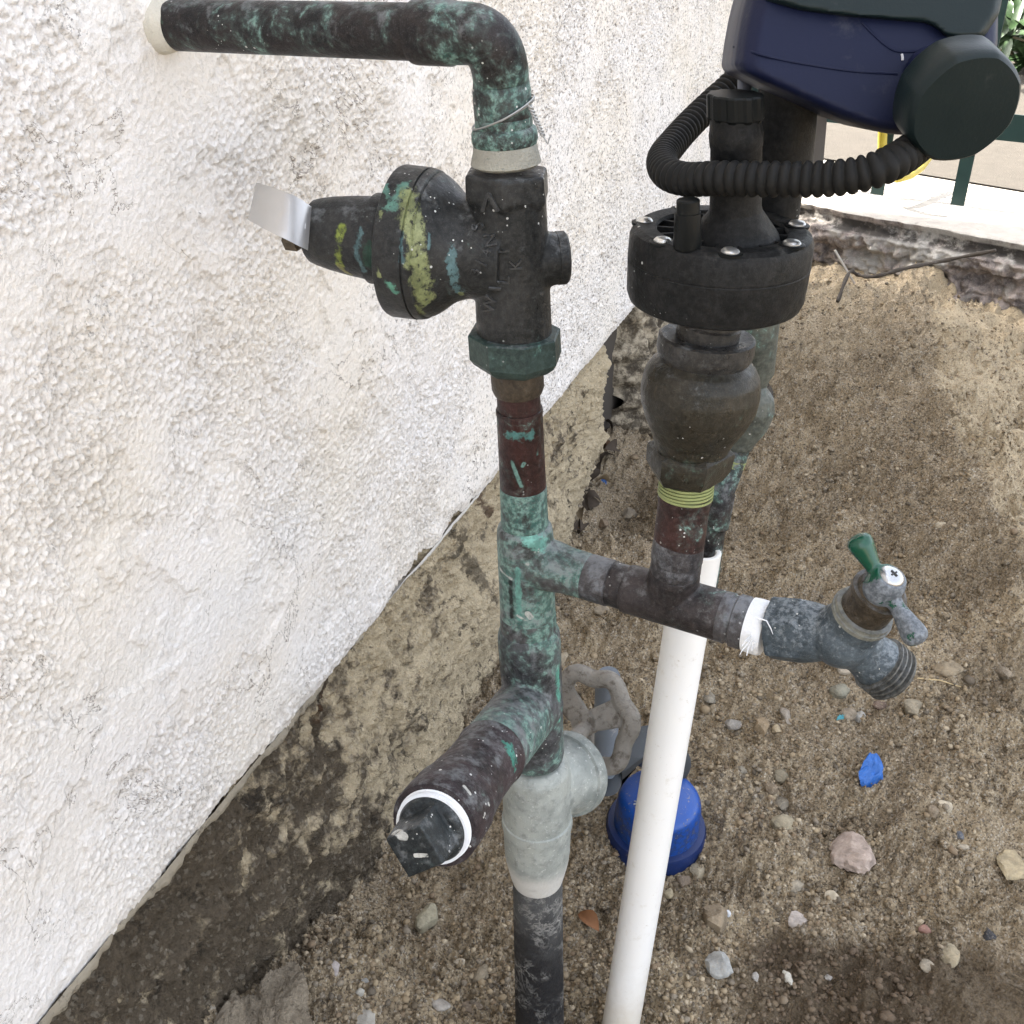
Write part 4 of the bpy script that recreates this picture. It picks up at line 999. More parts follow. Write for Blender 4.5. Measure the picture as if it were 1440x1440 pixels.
mb = MB(); mb.prof(fc, fc + fz, [(0, FR * .70), (-.0012, FR * .72), (-.0015, FR * .90), (0, FR * .965), (.0025, FR * .995), (.011, FR * 1.0), (.0113, FR * .995), (.0117, FR * .995), (.0120, FR * 1.0), (FH * .86, FR * .985), (FH * .96, FR * .955), (FH, FR * .90), (FH + .002, FR * .6)], 96, cap=(False, True))
fl_ = build(mb, 'diaphragm_housing', BLP2, iv, ang=32)
mb = MB(); mb.prof(fc, fc + fz, [(-.0009, FR * .725), (.008, FR * .71), (.0085, FR * .3)], 64, cap=(False, False)); build(mb, 'recess', BLP2, fl_)
for k in range(16):
    a = 2 * math.pi * k / 16 + .15; d = Vector((math.cos(a), math.sin(a), 0)); mb = MB()
    mb.box(fc + d * (FR * .56) - fz * -.0035, FR * .36, .0014, .0075, x=d, y=Vector((-d.y, d.x, 0))); build(mb, 'rib', BLP2, fl_)
SCR = plain('bright_screw_head', (.62, .62, .60), .28, .15, 120, .0004, .5, metal=.85)
for k in range(7):
    a = R(-94) + 2 * math.pi * k / 7; d = Vector((math.cos(a), math.sin(a), 0)); c_ = fc + d * (FR * .855) - fz * .0002
    mb = MB(); mb.prof(c_, c_ - fz, [(0, .0052), (.0010, .0053), (.0012, .0046)], 24); build(mb, 'screw_socket', BLP, fl_)
    mb = MB(); mb.prof(c_ - fz * .0008, c_ - fz * 2, [(0, .0036), (.0008, .0036), (.0016, .0029), (.0020, .0014)], 24); build(mb, 'screw', SCR, fl_)
# embossed tag text ring is unreadable on the real one; the cone, bleed screw and inlet tower
CN = Axis([(130, 1034, .425), (190, 1035, .427), (240, 1036, .428), (300, 1034, .430), (350, 1028, .432), (380, 1026, .432)])
mb = MB(); CN.lathe(mb, [(150, 70), (178, 72), (190, 74), (196, 76), (212, 74), (214, 72), (300, 72), (308, 76), (352, 128), (362, 134), (368, 134)], 44)
build(mb, 'flow_cone', BLP2, iv, ang=30)
mb = MB(); mb.lathe([CN.pt(136, 60), CN.pt(138, 74), CN.pt(141, 78), CN.pt(172, 78), CN.pt(176, 70)], 60, axis=(0, 0, -1), mod=lambda a: 1 + .035 * (1 if math.cos(a * 10) > 0 else -1)); build(mb, 'ribbed_nut', BLP, iv, ang=25)
NB = Axis([(270, 968, .41), (360, 966, .41)])
mb = MB(); NB.lathe(mb, [(282, 22), (284, 30), (286, 33), (303, 33), (304, 37), (350, 40), (354, 36)], 28); build(mb, 'bleed_screw', BLP, iv, ang=30)
TBX = Axis([(100, 1112, .47), (190, 1106, .47), (300, 1092, .47), (340, 1088, .47)])
mb = MB(); TBX.lathe(mb, [(90, 84), (250, 84), (255, 66), (330, 60)], 44); build(mb, 'outlet_tower', BLP2, iv)
mb = MB(); q0, q1 = P(1160, 110, .50), P(1147, 262, .50); mb.box((q0 + q1) / 2, .0045, .003, (q1 - q0).length, x=(1, 0, 0), y=(0, 1, 0), z=(q1 - q0).normalized()); build(mb, 'tower_rod', plain('dull_steel_rod', (.22, .20, .18), .4, .2, metal=.5), iv)
# outlet line behind: bronze elbow, taped joint, tube dropping into the white pipe
OA = Axis([(470, 1064, .55), (540, 1058, .55), (590, 1052, .548), (650, 1027, .545), (700, 1012, .54), (760, 1003, .535), (830, 994, .53)])
GRB = patina('greenish_bronze', (.045, .05, .042), (.09, .095, .08), verd=.25, dust=.3, specks=.3)
mb = MB(); OA.lathe(mb, [(440, 62), (535, 58), (545, 44), (560, 40)], 32); build(mb, 'outlet_neck', GRB, iv)
mb = MB(); OA.lathe(mb, [(545, 40), (570, 66), (590, 72), (612, 62), (630, 46), (640, 42)], 32); e_ = P(1063, 572, .60)
mb.prof(P(1035, 590, .63), e_ + Vector((.01, -.004, .002)), [(0, .012), (.016, .0135)], 28); build(mb, 'outlet_elbow', GRB, iv, cast=(.0009, 5))
mb = MB(); q = e_ + Vector((-.001, -.002, .004)); dd = Vector((.62, -.75, .2)).normalized(); mb.prof(q, q + dd, [(0, .0125), (.0015, .013), (.003, .012), (.003, .009), (.0015, .0085)], 28); build(mb, 'port_ring', COL, iv)
mb = MB(); OA.lathe(mb, [(625, 38), (700, 37), (703, 40), (750, 38), (752, 30), (840, 28)], 28); build(mb, 'outlet_pipe', patina('outlet_copper', verd=.5, dust=.5, specks=.3), iv)
mb = MB(); 
for j in range(3): y = 652 + j * 4.5; OA.lathe(mb, [(y, 38), (y + .7, 42), (y + 3.4, 42), (y + 4.2, 38)], 28)
build(mb, 'outlet_tape', YT, iv)
mb = MB(); mb.prof(fc + fz * (FH + .0022), fc + fz, [(0, FR * .50), (.003, FR * .46)], 40); build(mb, 'gasket', plain('orange_gasket', (.26, .09, .05), .6), iv)

# ------------------------------------------------------------------ valve controller
vc = thing('valve_controller', P(1180, 150, .43), 'dark blue plastic controller box with a dark green lid and large round cap, top right', 'controller')
def housing(outline, z0, dep, bulge, cx, half, vox, sm, name, mat, push=0):
    pts = [P(x, y, z0) for x, y in outline]; d = Vector((.06, 1, -.10)).normalized() * dep
    mb = MB(); mb.prism(pts, d); o = build(mb, name, mat, vc, cast=(vox, sm)); b = base_of(vc)
    return o
NAVY = plain('navy_plastic', (.006, .009, .030), .45, .12, 25, .0003, .18, dirt=(.035, .038, .055), dirtamt=.45, fine=500, fb=.4)
DGRN = plain('dark_green_plastic', (.007, .014, .015), .42, .15, 25, .0003, .22, dirt=(.035, .04, .04), dirtamt=.3)
def ellbody(mb, outline, z0, layers):
    """outline rows stacked backwards; each layer shrinks about the centre, giving a rounded box"""
    cx = sum(p[0] for p in outline) / len(outline); cy = sum(p[1] for p in outline) / len(outline)
    c = P(cx, cy, z0); base = [P(x, y, z0) for x, y in outline]; d = Vector((.10, 1, -.16)).normalized()
    mb.rings([[c + (p - c) * s + d * t for p in base] for t, s in layers])
out1 = [(1029, 92), (1033, 60), (1040, 20), (1050, -20), (1065, -80), (1398, -80), (1404, 0), (1403, 60), (1396, 110), (1380, 160), (1340, 190), (1300, 192), (1258, 190), (1222, 183), (1180, 168), (1120, 142), (1065, 117), (1036, 102)]
mb = MB(); ellbody(mb, out1, .405, [(-.012, .84), (-.009, .93), (-.003, .985), (.006, 1), (.05, 1), (.062, .95), (.068, .85)])
hso = build(mb, 'housing', NAVY, vc, cast=(.0011, 6))
hp = hitter(hso)
for pl in ([(1032, 66), (1060, 74), (1100, 84), (1150, 93), (1200, 100), (1262, 104)], [(1212, 32), (1228, 48), (1246, 64), (1262, 72), (1290, 72), (1312, 68)]):
    mb = MB(); mb.tube(cr([hp(*q) for q in pl], 6), .00055, 8); build(mb, 'moulded_seam', NAVY, hso)
mb = MB(); mb.tube([hp(1268, 76), hp(1269, 80), hp(1269, 85)], .0005, 6); build(mb, 'scratch', plain('white_scuff', (.5, .5, .52), .7), hso)
out2 = [(1052, -90), (1056, -10), (1064, 3), (1112, 17), (1180, 26), (1240, 31), (1292, 35), (1308, 42), (1322, 55), (1340, 59), (1376, 57), (1398, 24), (1403, 0), (1403, -90)]
mb = MB(); ellbody(mb, out2, .4035, [(-.0150, .86), (-.0120, .95), (-.004, .995), (.006, 1.004), (.050, 1.004), (.064, .95)])
build(mb, 'lid', DGRN, vc, cast=(.0010, 5))
# moulded ridge on the blue front
ca = (Vector((.10, -.96, -.22))).normalized(); cc = P(1360, 156, .368)
mb = MB(); CR = 82 * .371 / F
mb.prof(cc - ca * .019, cc, [(0, CR * .92), (.003, CR * 1.0), (.0145, CR * .985), (.0172, CR * .955), (.0185, CR * .90), (.019, CR * .4)], 128, mod=lambda a: .68 + .32 * math.cos(math.pi / 8) / math.cos(((a + .3) % (math.pi / 4)) - math.pi / 8))
build(mb, 'round_cap', DGRN, vc, ang=30)
mb = MB(); mb.prof(cc - ca * .036, cc, [(0, CR * .45), (.018, CR * .45)], 48); build(mb, 'cap_neck', NAVY, vc)
mb = MB(); q = P(1045, 110, .47); mb.tube([P(1047, 100, .455), P(1047, 135, .455)], .003, 12); build(mb, 'steel_pin', plain('pin_grey', (.12, .13, .16), .4, metal=.4), vc)
# ribbed conduit
hpts = [P(1060, 80, .50), P(1030, 118, .50), P(1003, 143, .495), P(972, 173, .485), P(946, 202, .47), P(931, 224, .452), P(938, 243, .432), P(965, 252, .418), P(1010, 251, .405), P(1080, 252, .395), P(1150, 252, .388), P(1205, 246, .382), P(1250, 231, .380), P(1284, 210, .388), P(1310, 186, .400)]
raw = cr(hpts, 60); dist = [0]
for a, b in zip(raw, raw[1:]): dist.append(dist[-1] + (b - a).length)
Lh = dist[-1]; N_ = int(Lh / .00045); xs = np.linspace(0, Lh, N_); co = np.array([tuple(p) for p in raw])
cx_ = [np.interp(xs, dist, co[:, k]) for k in range(3)]
pitch_ = .0039
rad_ = [.0047 + .0019 * abs(math.sin(math.pi * x / pitch_)) ** .55 for x in xs]
mb = MB(); mb.tube([Vector(p) for p in zip(*cx_)], rad_, 22)
hs = build(mb, 'ribbed_conduit', plain('dusty_black_rubber', (.010, .010, .0095), .6, .3, 70, .0004, .18, dirt=(.035, .032, .028), dirtamt=.4), None, ang=180)
tag(hs, 'black corrugated rubber conduit looping in front of the sprinkler valve', 'conduit')

# ------------------------------------------------------------------ white pipe
a0 = P(972, 838, .640); a1 = P(873, 1440, .775); ext = a1 + (a1 - a0).normalized() * .06
top_ = a0 - (a1 - a0).normalized() * .030
def whitemat():
    s = NT('white_pvc'); n = s.noise(25, 5, .6); n2 = s.noise(220, 5, .75)
    c = s.mix(n, (.76, .75, .71), (.80, .79, .77)); c = s.mix(s.math('MULTIPLY', s.step(n2, .62, .72), .6), c, (.42, .36, .26)); c = s.mix(s.math('MULTIPLY', s.step(s.noise(60, 7, .8), .56, .70), .45), c, (.54, .49, .39)); zg = s.t.nodes.new('ShaderNodeSeparateXYZ'); s.t.links.new(s.pos, zg.inputs[0]); c = s.mix(s.math('MULTIPLY', s.step(s.math('ADD', zg.outputs[2], s.math('MULTIPLY', s.noise(30, 5, .7), .12)), .17, .08), .6), c, (.46, .39, .28))
    return s.fin(c, .32, 0, s.bump(n2, .0002, .3), .5)
pv = thing('white_pvc_pipe', ext, 'white plastic pipe leaning up out of the soil behind the copper cross pipe', 'pipe')
rp = .0133; Lp_ = (ext - top_).length
mb = MB(); mb.prof(top_, ext, [(.03, .0103), (0, .0103), (-.0003, .0108), (-.0003, .0128), (0, .0133), (Lp_, .0133)], 48, cap=(False, True))
build(mb, 'pipe_wall', whitemat(), pv, ang=35)
mb = MB(); mb.prof(top_, ext, [(.012, .0104), (.02, .0104)], 32); build(mb, 'bore_shade_disc', plain('bore_shade_dark', (.02, .02, .02), .8), pv)  # dark disc stands in for the shade inside the pipe's bore

# ------------------------------------------------------------------ ground fixtures
def on_ground(px, py, lift=0):
    g = G(px, py); return g + Vector((0, 0, lift))
gb = on_ground(921, 1174); Zc = depth(gb)
BLUE = NT('blue_plastic_cap')
def bluem():
    s = BLUE; n = s.noise(80, 6, .7); n2 = s.noise(230, 6, .75)
    c = s.mix(n, (.005, .05, .25), (.008, .075, .34))
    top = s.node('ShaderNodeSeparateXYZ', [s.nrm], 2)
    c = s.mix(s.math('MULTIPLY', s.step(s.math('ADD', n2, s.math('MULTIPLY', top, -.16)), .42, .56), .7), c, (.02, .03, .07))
    c = s.mix(s.math('MULTIPLY', s.step(n2, .59, .67), .75), c, (.34, .29, .21)); return s.fin(c, .30, 0, s.bump(n2, .0006, .5), .5)
bluem()
cb = Vector((gb.x, gb.y, gb.z + .006)); rb = 58 * Zc / F
bcp = thing('blue_cap', cb, 'bright blue plastic cap with a stepped rim, set in the soil behind the white pipe', 'pipe cap')
zax = Vector((.02, -.05, 1)).normalized()
NVB = plain('dusty_navy_rim', (.006, .02, .09), .45, .3, 60, .0006, .4, dirt=(.24, .20, .14), dirtamt=.35)
mb = MB(); mb.prof(cb - zax * .02, cb + zax, [(0, rb * 1.18), (.026, rb * 1.20), (.030, rb * 1.16), (.0308, rb * 1.03)], 64); build(mb, 'rim', NVB, bcp, ang=30)
mb = MB(); mb.prof(cb, cb + zax, [(0, rb * 1.03), (.030, rb * 1.0), (.037, rb * .985), (.041, rb * .955), (.0442, rb * .90), (.0465, rb * .80), (.0482, rb * .62), (.0492, rb * .35), (.0494, rb * .08)], 64); cpo = build(mb, 'cap_top', BLUE.m, bcp, ang=30)
mb = MB()
for k in range(5):
    a = R(180 + k * 14 - 10); mb.box(cb + zax * .0480 + Vector((math.cos(a), math.sin(a), 0)) * rb * .55, .004, .0018, .0012, x=(math.cos(a), math.sin(a), 0), y=(-math.sin(a), math.cos(a), 0), z=zax)
for k in range(10):
    a = 2 * math.pi * k / 10; q = cb + zax * .0480 + Vector((-rb * .50, -rb * .32, 0)); mb.box(q + Vector((math.cos(a), math.sin(a), 0)) * .004, .0045, .0012, .0012, x=(math.cos(a), math.sin(a), 0), y=(-math.sin(a), math.cos(a), 0))
build(mb, 'moulded_mark', plain('dusty_mark', (.33, .34, .36), .8), cpo)
gs = on_ground(853, 1090); 
stub = thing('grey_pipe_stub', gs, 'grey plastic pipe stub standing behind the handwheel', 'pipe stub')
sA = P(850, 1062, .86); sB = P(856, 948, .80)
GRYP = plain('grey_pvc', (.13, .15, .175), .5, .2, 40, .0006, .4, dirt=(.33, .32, .30), dirtamt=.45)
mb = MB(); lz = (sB - sA).length; mb.prof(sA, sB, [(-.03, .0098), (lz - .018, .0098), (lz - .016, .0088), (lz - .002, .0088), (lz, .0080)], 32); build(mb, 'stub_tube', GRYP, stub)
mb = MB(); g2 = on_ground(845, 1180); g3 = P(880, 1085, .88)
mb.tube([on_ground(800, 1110, .0), P(850, 1088, .86), P(910, 1050, .92), P(945, 1075, .97)], .018, 20)
tag(build(mb, 'grey_conduit_bend', plain('dark_grey_pvc', (.03, .036, .042), .55, .3, dirt=(.2, .18, .15), dirtamt=.4)), 'dark grey plastic elbow half buried between the gate valve and the blue cap', 'pipe elbow')

# ------------------------------------------------------------------ stones
def stone_mesh(name, sx, sy, sz, seed, sub=3, ang=.0, cuts=0, rough=.12):
    bm = bmesh.new(); bmesh.ops.create_icosphere(bm, subdivisions=sub, radius=1); rs = random.Random(seed)
    o = Vector((rs.random() * 9, rs.random() * 9, rs.random() * 9)); pl = []
    for _ in range(cuts):
        v = Vector((rs.gauss(0, 1), rs.gauss(0, 1), rs.gauss(0, 1))).normalized(); pl.append((v, rs.uniform(.55, .8)))
    from mathutils import noise as mn
    for v in bm.verts:
        n = v.co.normalized(); r = 1 + rough * 1.6 * mn.noise(n * 1.3 + o) + rough * .6 * mn.noise(n * 4 + o)
        p = n * r
        for (q, d) in pl:
            e = p.dot(q) - d
            if e > 0: p -= q * e
        p += n * rough * .22 * mn.noise(n * 9 + o)
        if rough > .3: p += n * (.07 * mn.noise(n * 22 + o) + .04 * mn.noise(n * 50 + o) + .025 * mn.noise(n * 90 + o))
        v.co = Vector((p.x * sx, p.y * sy, p.z * sz))
    me = bpy.data.meshes.new(name); bm.to_mesh(me); bm.free(); me.polygons.foreach_set('use_smooth', [True] * len(me.polygons))
    if cuts: me.set_sharp_from_angle(angle=R(28))
    return me
SM = {}
def stone_mat(c):
    if c not in SM:
        s = NT('stone_%d' % len(SM)); n = s.noise(90, 6, .7); n2 = s.noise(600, 4, .7)
        k = s.mix(s.step(n, .3, .7), tuple(x * .62 for x in c), tuple(min(1, x * 1.25) for x in c)); k = s.mix(s.math('MULTIPLY', s.step(n2, .5, .7), .5), k, (.42, .36, .28))
        SM[c] = s.fin(k, .85, 0, s.bump(n2, .0008, .8, s.bump(n, .003, .5)), .25)
    return SM[c]
def stone(px, py, w_, h_, rot, col, cuts, label, seed, flat=.7, sink=.36, cat='stone', name='stone', lift=0, rough=.17):
    cuts = cuts + 2
    g = G(px, py + h_ * .3); Z = depth(g); sx = w_ / 2 * Z / F; sy = h_ / 2 * Z / F / .78; sz = min(sx, sy) * flat
    me = stone_mesh(name, sx, sy, sz, seed, (6 if w_ > 100 else 5) if rough > .3 else 4 if w_ > 45 else 3, cuts=cuts, rough=rough); me.materials.append(stone_mat(col))
    if name == 'mortar_lump': me.materials.clear(); me.materials.append(LUMPM)
    o = bpy.data.objects.new(name, me); scn.collection.objects.link(o); o.location = g + Vector((0, 0, sz * (1 - 2 * sink) + lift)); o.rotation_euler = (random.uniform(-.12, .12), random.uniform(-.12, .12), R(rot))
    return tag(o, label, cat, None)
def lump_mat():
    s = NT('sandy_mortar'); f = s.noise(420, 5, .7); m = s.noise(60, 6, .7)
    c = s.mix(m, (.20, .165, .12), (.36, .305, .23)); c = s.mix(s.math('MULTIPLY', s.step(f, .42, .68), .6), c, (.42, .36, .27)); c = s.mix(s.math('MULTIPLY', s.step(s.noise(230, 5, .75), .56, .64), .5), c, (.09, .07, .05))
    return s.fin(c, .95, 0, s.bump(f, .003, 1, s.bump(m, .008, .8)), .15)
LUMPM = lump_mat()
TAN = (.36, .29, .19); GRY = (.24, .215, .17); PNK = (.40, .32, .27); DRK = (.06, .06, .065); BRN = (.20, .155, .105); CRM = (.46, .40, .30)
stone(1196, 1192, 66, 50, -15, PNK, 6, 'large jagged pinkish rock sitting on the soil, lower right', 1, .8, .15, 'rock', 'rock', rough=.2)
stone(1424, 1203, 44, 38, -35, (.40, .33, .21), 3, 'flat tan stone at the right edge level with the pinkish rock', 2, .5)
stone(1102, 1151, 38, 24, 30, (.30, .26, .18), 0, 'long oval olive-brown pebble lying slanted above the sandy hump', 3)
stone(1101, 1117, 24, 20, 10, GRY, 0, 'round grey-brown pebble just above the oval olive one', 4)
stone(1084, 1110, 22, 14, -30, BRN, 1, 'small flat brown stone touching the round grey-brown pebble on its left', 5)
stone(1098, 1089, 22, 18, 0, (.24, .21, .15), 0, 'dark tan pebble right of the white pipe, level with the blue scrap', 6)
stone(1042, 1084, 18, 13, -15, GRY, 1, 'little grey stone left of the dark tan pebble, level with the blue scrap', 7)
stone(1070, 1019, 24, 30, -20, (.24, .18, .11), 0, 'brown egg-shaped pebble below the copper cross pipe', 8, .8)
stone(1092, 1030, 17, 14, 10, TAN, 2, 'small tan stone at the lower right of the brown egg-shaped pebble', 9)
stone(1105, 992, 20, 32, -6, (.31, .27, .22), 4, 'upright rectangular grey-pink stone below the tap body', 10, .8)
stone(998, 972, 18, 17, 0, GRY, 0, 'grey pebble tight beside the upper white pipe', 11)
stone(1031, 1012, 24, 17, 0, (.27, .25, .22), 3, 'pale angular stone between the white pipe and the egg-shaped pebble', 12)
stone(1283, 991, 32, 27, 20, (.29, .25, .18), 4, 'blocky tan stone right of the tap outlet', 13)
stone(1181, 973, 28, 20, -15, (.20, .19, .145), 0, 'olive oval pebble under the tap outlet', 14)
stone(1185, 951, 26, 14, 8, (.36, .31, .24), 2, 'flat cream stone just behind the olive oval pebble', 15)
stone(1192, 1000, 26, 18, 0, (.23, .19, .14), 0, 'rounded brown stone right below the olive oval pebble', 16)
stone(1211, 1000, 17, 17, 0, (.36, .35, .32), 3, 'whitish angular stone right of the rounded brown stone', 17)
stone(1237, 987, 20, 12, -8, (.16, .115, .09), 0, 'dark reddish pebble below the hose thread of the tap', 18)
stone(1332, 931, 42, 26, -8, (.27, .22, .15), 0, 'large smooth brown stone half sunk in the soil, right of the tap handle', 19, .6, .35)
stone(1414, 930, 22, 22, 10, (.22, .18, .13), 2, 'dull brown stone on the ridge near the right edge', 20)
stone(1000, 1299, 42, 34, -20, (.23, .18, .12), 4, 'brown three-cornered stone right of the white pipe, low in view', 21, .85, .2)
stone(1022, 1290, 10, 10, 0, (.60, .62, .64), 3, 'tiny bright white chip beside the brown three-cornered stone', 22)
stone(1120, 1295, 30, 24, 15, (.42, .37, .33), 5, 'lumpy pale pink-grey stone below the large pinkish rock', 23)
stone(1010, 1358, 34, 32, 20, (.36, .36, .34), 0, 'round speckled grey stone near the bottom, left of the damp soil', 24, .85, .2)
stone(1169, 1255, 20, 18, 0, CRM, 0, 'round cream pebble below the large pinkish rock', 25)
stone(1116, 1242, 30, 14, 15, (.34, .30, .23), 1, 'flat cream stone lying in the lee of the sandy hump', 26)
stone(1333, 1338, 30, 30, -25, (.32, .27, .18), 4, 'tan wedge-shaped stone in the lower right', 27)
stone(1300, 1364, 20, 16, 0, (.28, .24, .18), 2, 'small brown stone left below the tan wedge-shaped stone', 28)
stone(1390, 1311, 22, 20, -15, DRK, 3, 'nearly black blue-grey stone near the right edge', 29)
stone(1302, 1301, 18, 14, 0, (.26, .15, .12), 2, 'reddish stone up left of the tan wedge-shaped stone', 30)
stone(1324, 1139, 24, 20, 10, CRM, 3, 'pale cream stone between the blue scrap and the right edge', 31)
stone(1309, 1150, 18, 16, 0, (.25, .20, .14), 0, 'brown pebble leaning on the pale cream stone', 32)
stone(1352, 1196, 18, 10, -5, (.40, .35, .27), 1, 'flat light stone left of the tan stone at the right edge', 33)
stone(1349, 1177, 12, 10, 0, (.12, .13, .15), 1, 'small dark blue-grey pebble above the flat light stone', 34)
stone(1106, 1372, 13, 19, 10, (.50, .47, .40), 3, 'upright whitish stone standing in the damp soil', 35, 1.0)
stone(1062, 1375, 11, 11, 0, (.38, .36, .33), 0, 'small light grey pebble in the damp soil, left one', 36)
stone(1166, 1367, 10, 10, 0, (.38, .36, .33), 0, 'small light grey pebble in the middle of the damp soil', 37)
stone(1432, 612, 34, 36, -30, (.36, .29, .19), 1, 'smooth tan stone half buried at the right edge of the mound', 38, .8)
stone(1322, 740, 20, 14, 0, (.42, .36, .26), 0, 'cream pebble on the slope above the tap handle', 39)
stone(602, 1281, 32, 46, -12, (.34, .31, .22), 6, 'pointed olive-grey rock standing near the wall footing', 40, .8, .15, 'rock', 'rock')
stone(467, 1354, 24, 26, 20, (.42, .38, .36), 4, 'thin whitish flake near the footing, lower left', 41, .35)
stone(512, 1428, 48, 24, 0, (.34, .32, .28), 5, 'grey slab-like stone cut by the bottom edge of the view', 42, .6)
stone(676, 1366, 24, 28, -15, (.24, .20, .14), 4, 'brown angular stone left of the lower riser pipe', 43)
stone(620, 1414, 26, 16, 0, (.36, .33, .29), 3, 'pale pink-grey stone near the bottom, left of the riser', 44)
stone(664, 1413, 30, 14, 0, (.19, .15, .11), 0, 'dark brown oblong stone near the bottom, beside the pale one', 45)
stone(646, 1352, 16, 8, 0, (.44, .38, .29), 1, 'small cream sliver above the brown angular stone', 46)
stone(507, 1397, 13, 11, 0, (.46, .44, .38), 3, 'small white stone right of the mortar lump', 47)
stone(512, 1379, 14, 8, 0, (.38, .38, .36), 2, 'small flat grey stone above the small white one', 48)
stone(980, 1219, 24, 22, 30, (.36, .31, .22), 4, 'tan stone against the rim of the blue cap', 49)
stone(962, 1228, 22, 20, 0, (.24, .19, .14), 2, 'brown stone between the white pipe and the tan stone', 50)
stone(942, 1248, 14, 12, 0, (.42, .36, .24), 0, 'yellowish pebble touching the white pipe on its right', 51)
stone(886, 1226, 0 + 22, 18, 0, (.25, .21, .16), 2, 'brown stone left of the white pipe, below the blue cap', 52)
stone(790, 925, 20, 22, -30, (.32, .27, .19), 3, 'tan stone just right of the main riser under the first tee', 53)
stone(846, 862, 22, 16, -20, (.30, .25, .18), 2, 'tan stone on the soil right under the cross pipe', 54)
stone(1078, 600, 22, 20, 0, (.28, .23, .16), 0, 'round soil clod right of the bronze valve body', 55, cat='clod', name='clod')
stone(885, 713, 22, 18, 0, (.29, .25, .19), 0, 'pale rounded pebble left of the second riser', 56)
stone(903, 716, 14, 14, 0, (.24, .21, .17), 0, 'smaller rounded pebble between the pale one and the second riser', 57)
stone(395, 1402, 120, 124, 15, (.34, .285, .225), 2, 'big sandy mortar lump against the footing, bottom left', 59, .42, .3, 'mortar lump', 'mortar_lump', rough=.34)
stone(322, 1428, 52, 84, 5, (.24, .205, .15), 1, 'narrow sandy mortar lump left of the big one, at the bottom edge', 60, .6, .3, 'mortar lump', 'mortar_lump', rough=.34)
stone(848, 748, 15, 15, 0, (.20, .15, .10), 0, 'brown ball-shaped pebble among dead leaves by the footing end', 61)
stone(870, 565, 16, 22, 10, (.42, .41, .39), 5, 'whitish rubble chip in the dark gap at the end of the footing', 62)
stone(792, 762, 14, 12, 0, (.34, .18, .13), 3, 'terracotta chip by the footing end, right of the main riser', 63)

# gravel: thousands of grains, one mesh
def gravel(n, seed, smin, smax, name, mat, zone=None):
    rs = np.random.default_rng(seed)
    ico = bmesh.new(); bmesh.ops.create_icosphere(ico, subdivisions=1, radius=1); V0 = np.array([tuple(v.co) for v in ico.verts]); F0 = np.array([[v.index for v in f.verts] for f in ico.faces]); ico.free()
    # spread evenly over the picture of the ground so near and far look equally full, then drop onto the soil
    u = rs.uniform(-.62, .62, n * 2); dpt = (.33 + 2.0 * rs.random(n * 2) ** 1.25); x = u * dpt; y = dpt * .98
    dw = (x - W0.x) * WN.x + (y - W0.y) * WN.y; dp = (x - PA.x) * PN.x + (y - PA.y) * PN.y
    ok = (dw > .004) & (dp > .02) & (fbm(x * 7, y * 7, seed + 5, 3) + rs.normal(0, .35, n * 2) > -.15); x = x[ok][:n]; y = y[ok][:n]; m = len(x)
    size = smin + (smax - smin) * rs.random(m) ** 2.6
    z = gz(x, y) + gfine(x, y) + size * .25
    sc = size[:, None] * (1 + rs.uniform(-.35, .45, (m, 3))); sc[:, 2] *= .75
    V = V0[None] * (1 + rs.uniform(-.22, .22, (m, len(V0), 1))) * sc[:, None, :]
    a = rs.uniform(0, 6.28, m); ca_, sa_ = np.cos(a)[:, None], np.sin(a)[:, None]
    X = V[..., 0] * ca_ - V[..., 1] * sa_; Y = V[..., 0] * sa_ + V[..., 1] * ca_
    V = np.stack([X + x[:, None], Y + y[:, None], V[..., 2] + z[:, None]], -1).reshape(-1, 3)
    Fc = (F0[None] + (np.arange(m) * len(V0))[:, None, None]).reshape(-1, 3)
    me = bpy.data.meshes.new(name); me.vertices.add(len(V)); me.vertices.foreach_set('co', V.astype(np.float32).ravel())
    me.loops.add(Fc.size); me.loops.foreach_set('vertex_index', Fc.astype(np.int32).ravel()); me.polygons.add(len(Fc)); me.polygons.foreach_set('loop_start', np.arange(0, Fc.size, 3, dtype=np.int32))
    me.update(calc_edges=True)
    at = me.attributes.new('rnd', 'FLOAT', 'POINT'); at.data.foreach_set('value', np.repeat(rs.random(m), len(V0)).astype(np.float32))
    me.materials.append(mat); o = bpy.data.objects.new(name, me); scn.collection.objects.link(o); o['kind'] = 'stuff'
    if name == 'soil_crumbs': me.polygons.foreach_set('use_smooth', [True] * len(me.polygons))
    return tag(o, 'fine tan and grey grit scattered all over the sandy soil' if name == 'grit' else 'soft brown crumbs of soil lying on the sandy ground' if name == 'soil_crumbs' else 'loose small gravel strewn over the sandy soil', name.replace('_', ' '))
def grit_mat():
    s = NT('mixed_grit'); r = s.node('ShaderNodeAttribute', out=2, attribute_name='rnd')
    n = s.t.nodes.new('ShaderNodeValToRGB'); s.t.links.new(r, n.inputs[0]); e = n.color_ramp.elements; n.color_ramp.interpolation = 'CONSTANT'
    cols = [(.26, .20, .125), (.15, .115, .075), (.34, .27, .175), (.085, .068, .048), (.20, .175, .14), (.44, .37, .265), (.26, .20, .13), (.18, .13, .085), (.28, .23, .16), (.07, .063, .055)]
    e[0].color = (*cols[0], 1); e[1].position = .1; e[1].color = (*cols[1], 1)
    for k, c in enumerate(cols[2:]): q = e.new(.2 + k * .1); q.color = (*c, 1)
    f = s.noise(900, 3, .6); c = s.mix(s.math('MULTIPLY', f, .5), n.outputs[0], (.34, .27, .18))
    c = damp(s, c, (.11, .08, .055), .7)
    return s.fin(c, .9, 0, s.bump(f, .0006, .6), .2)
GM = grit_mat()
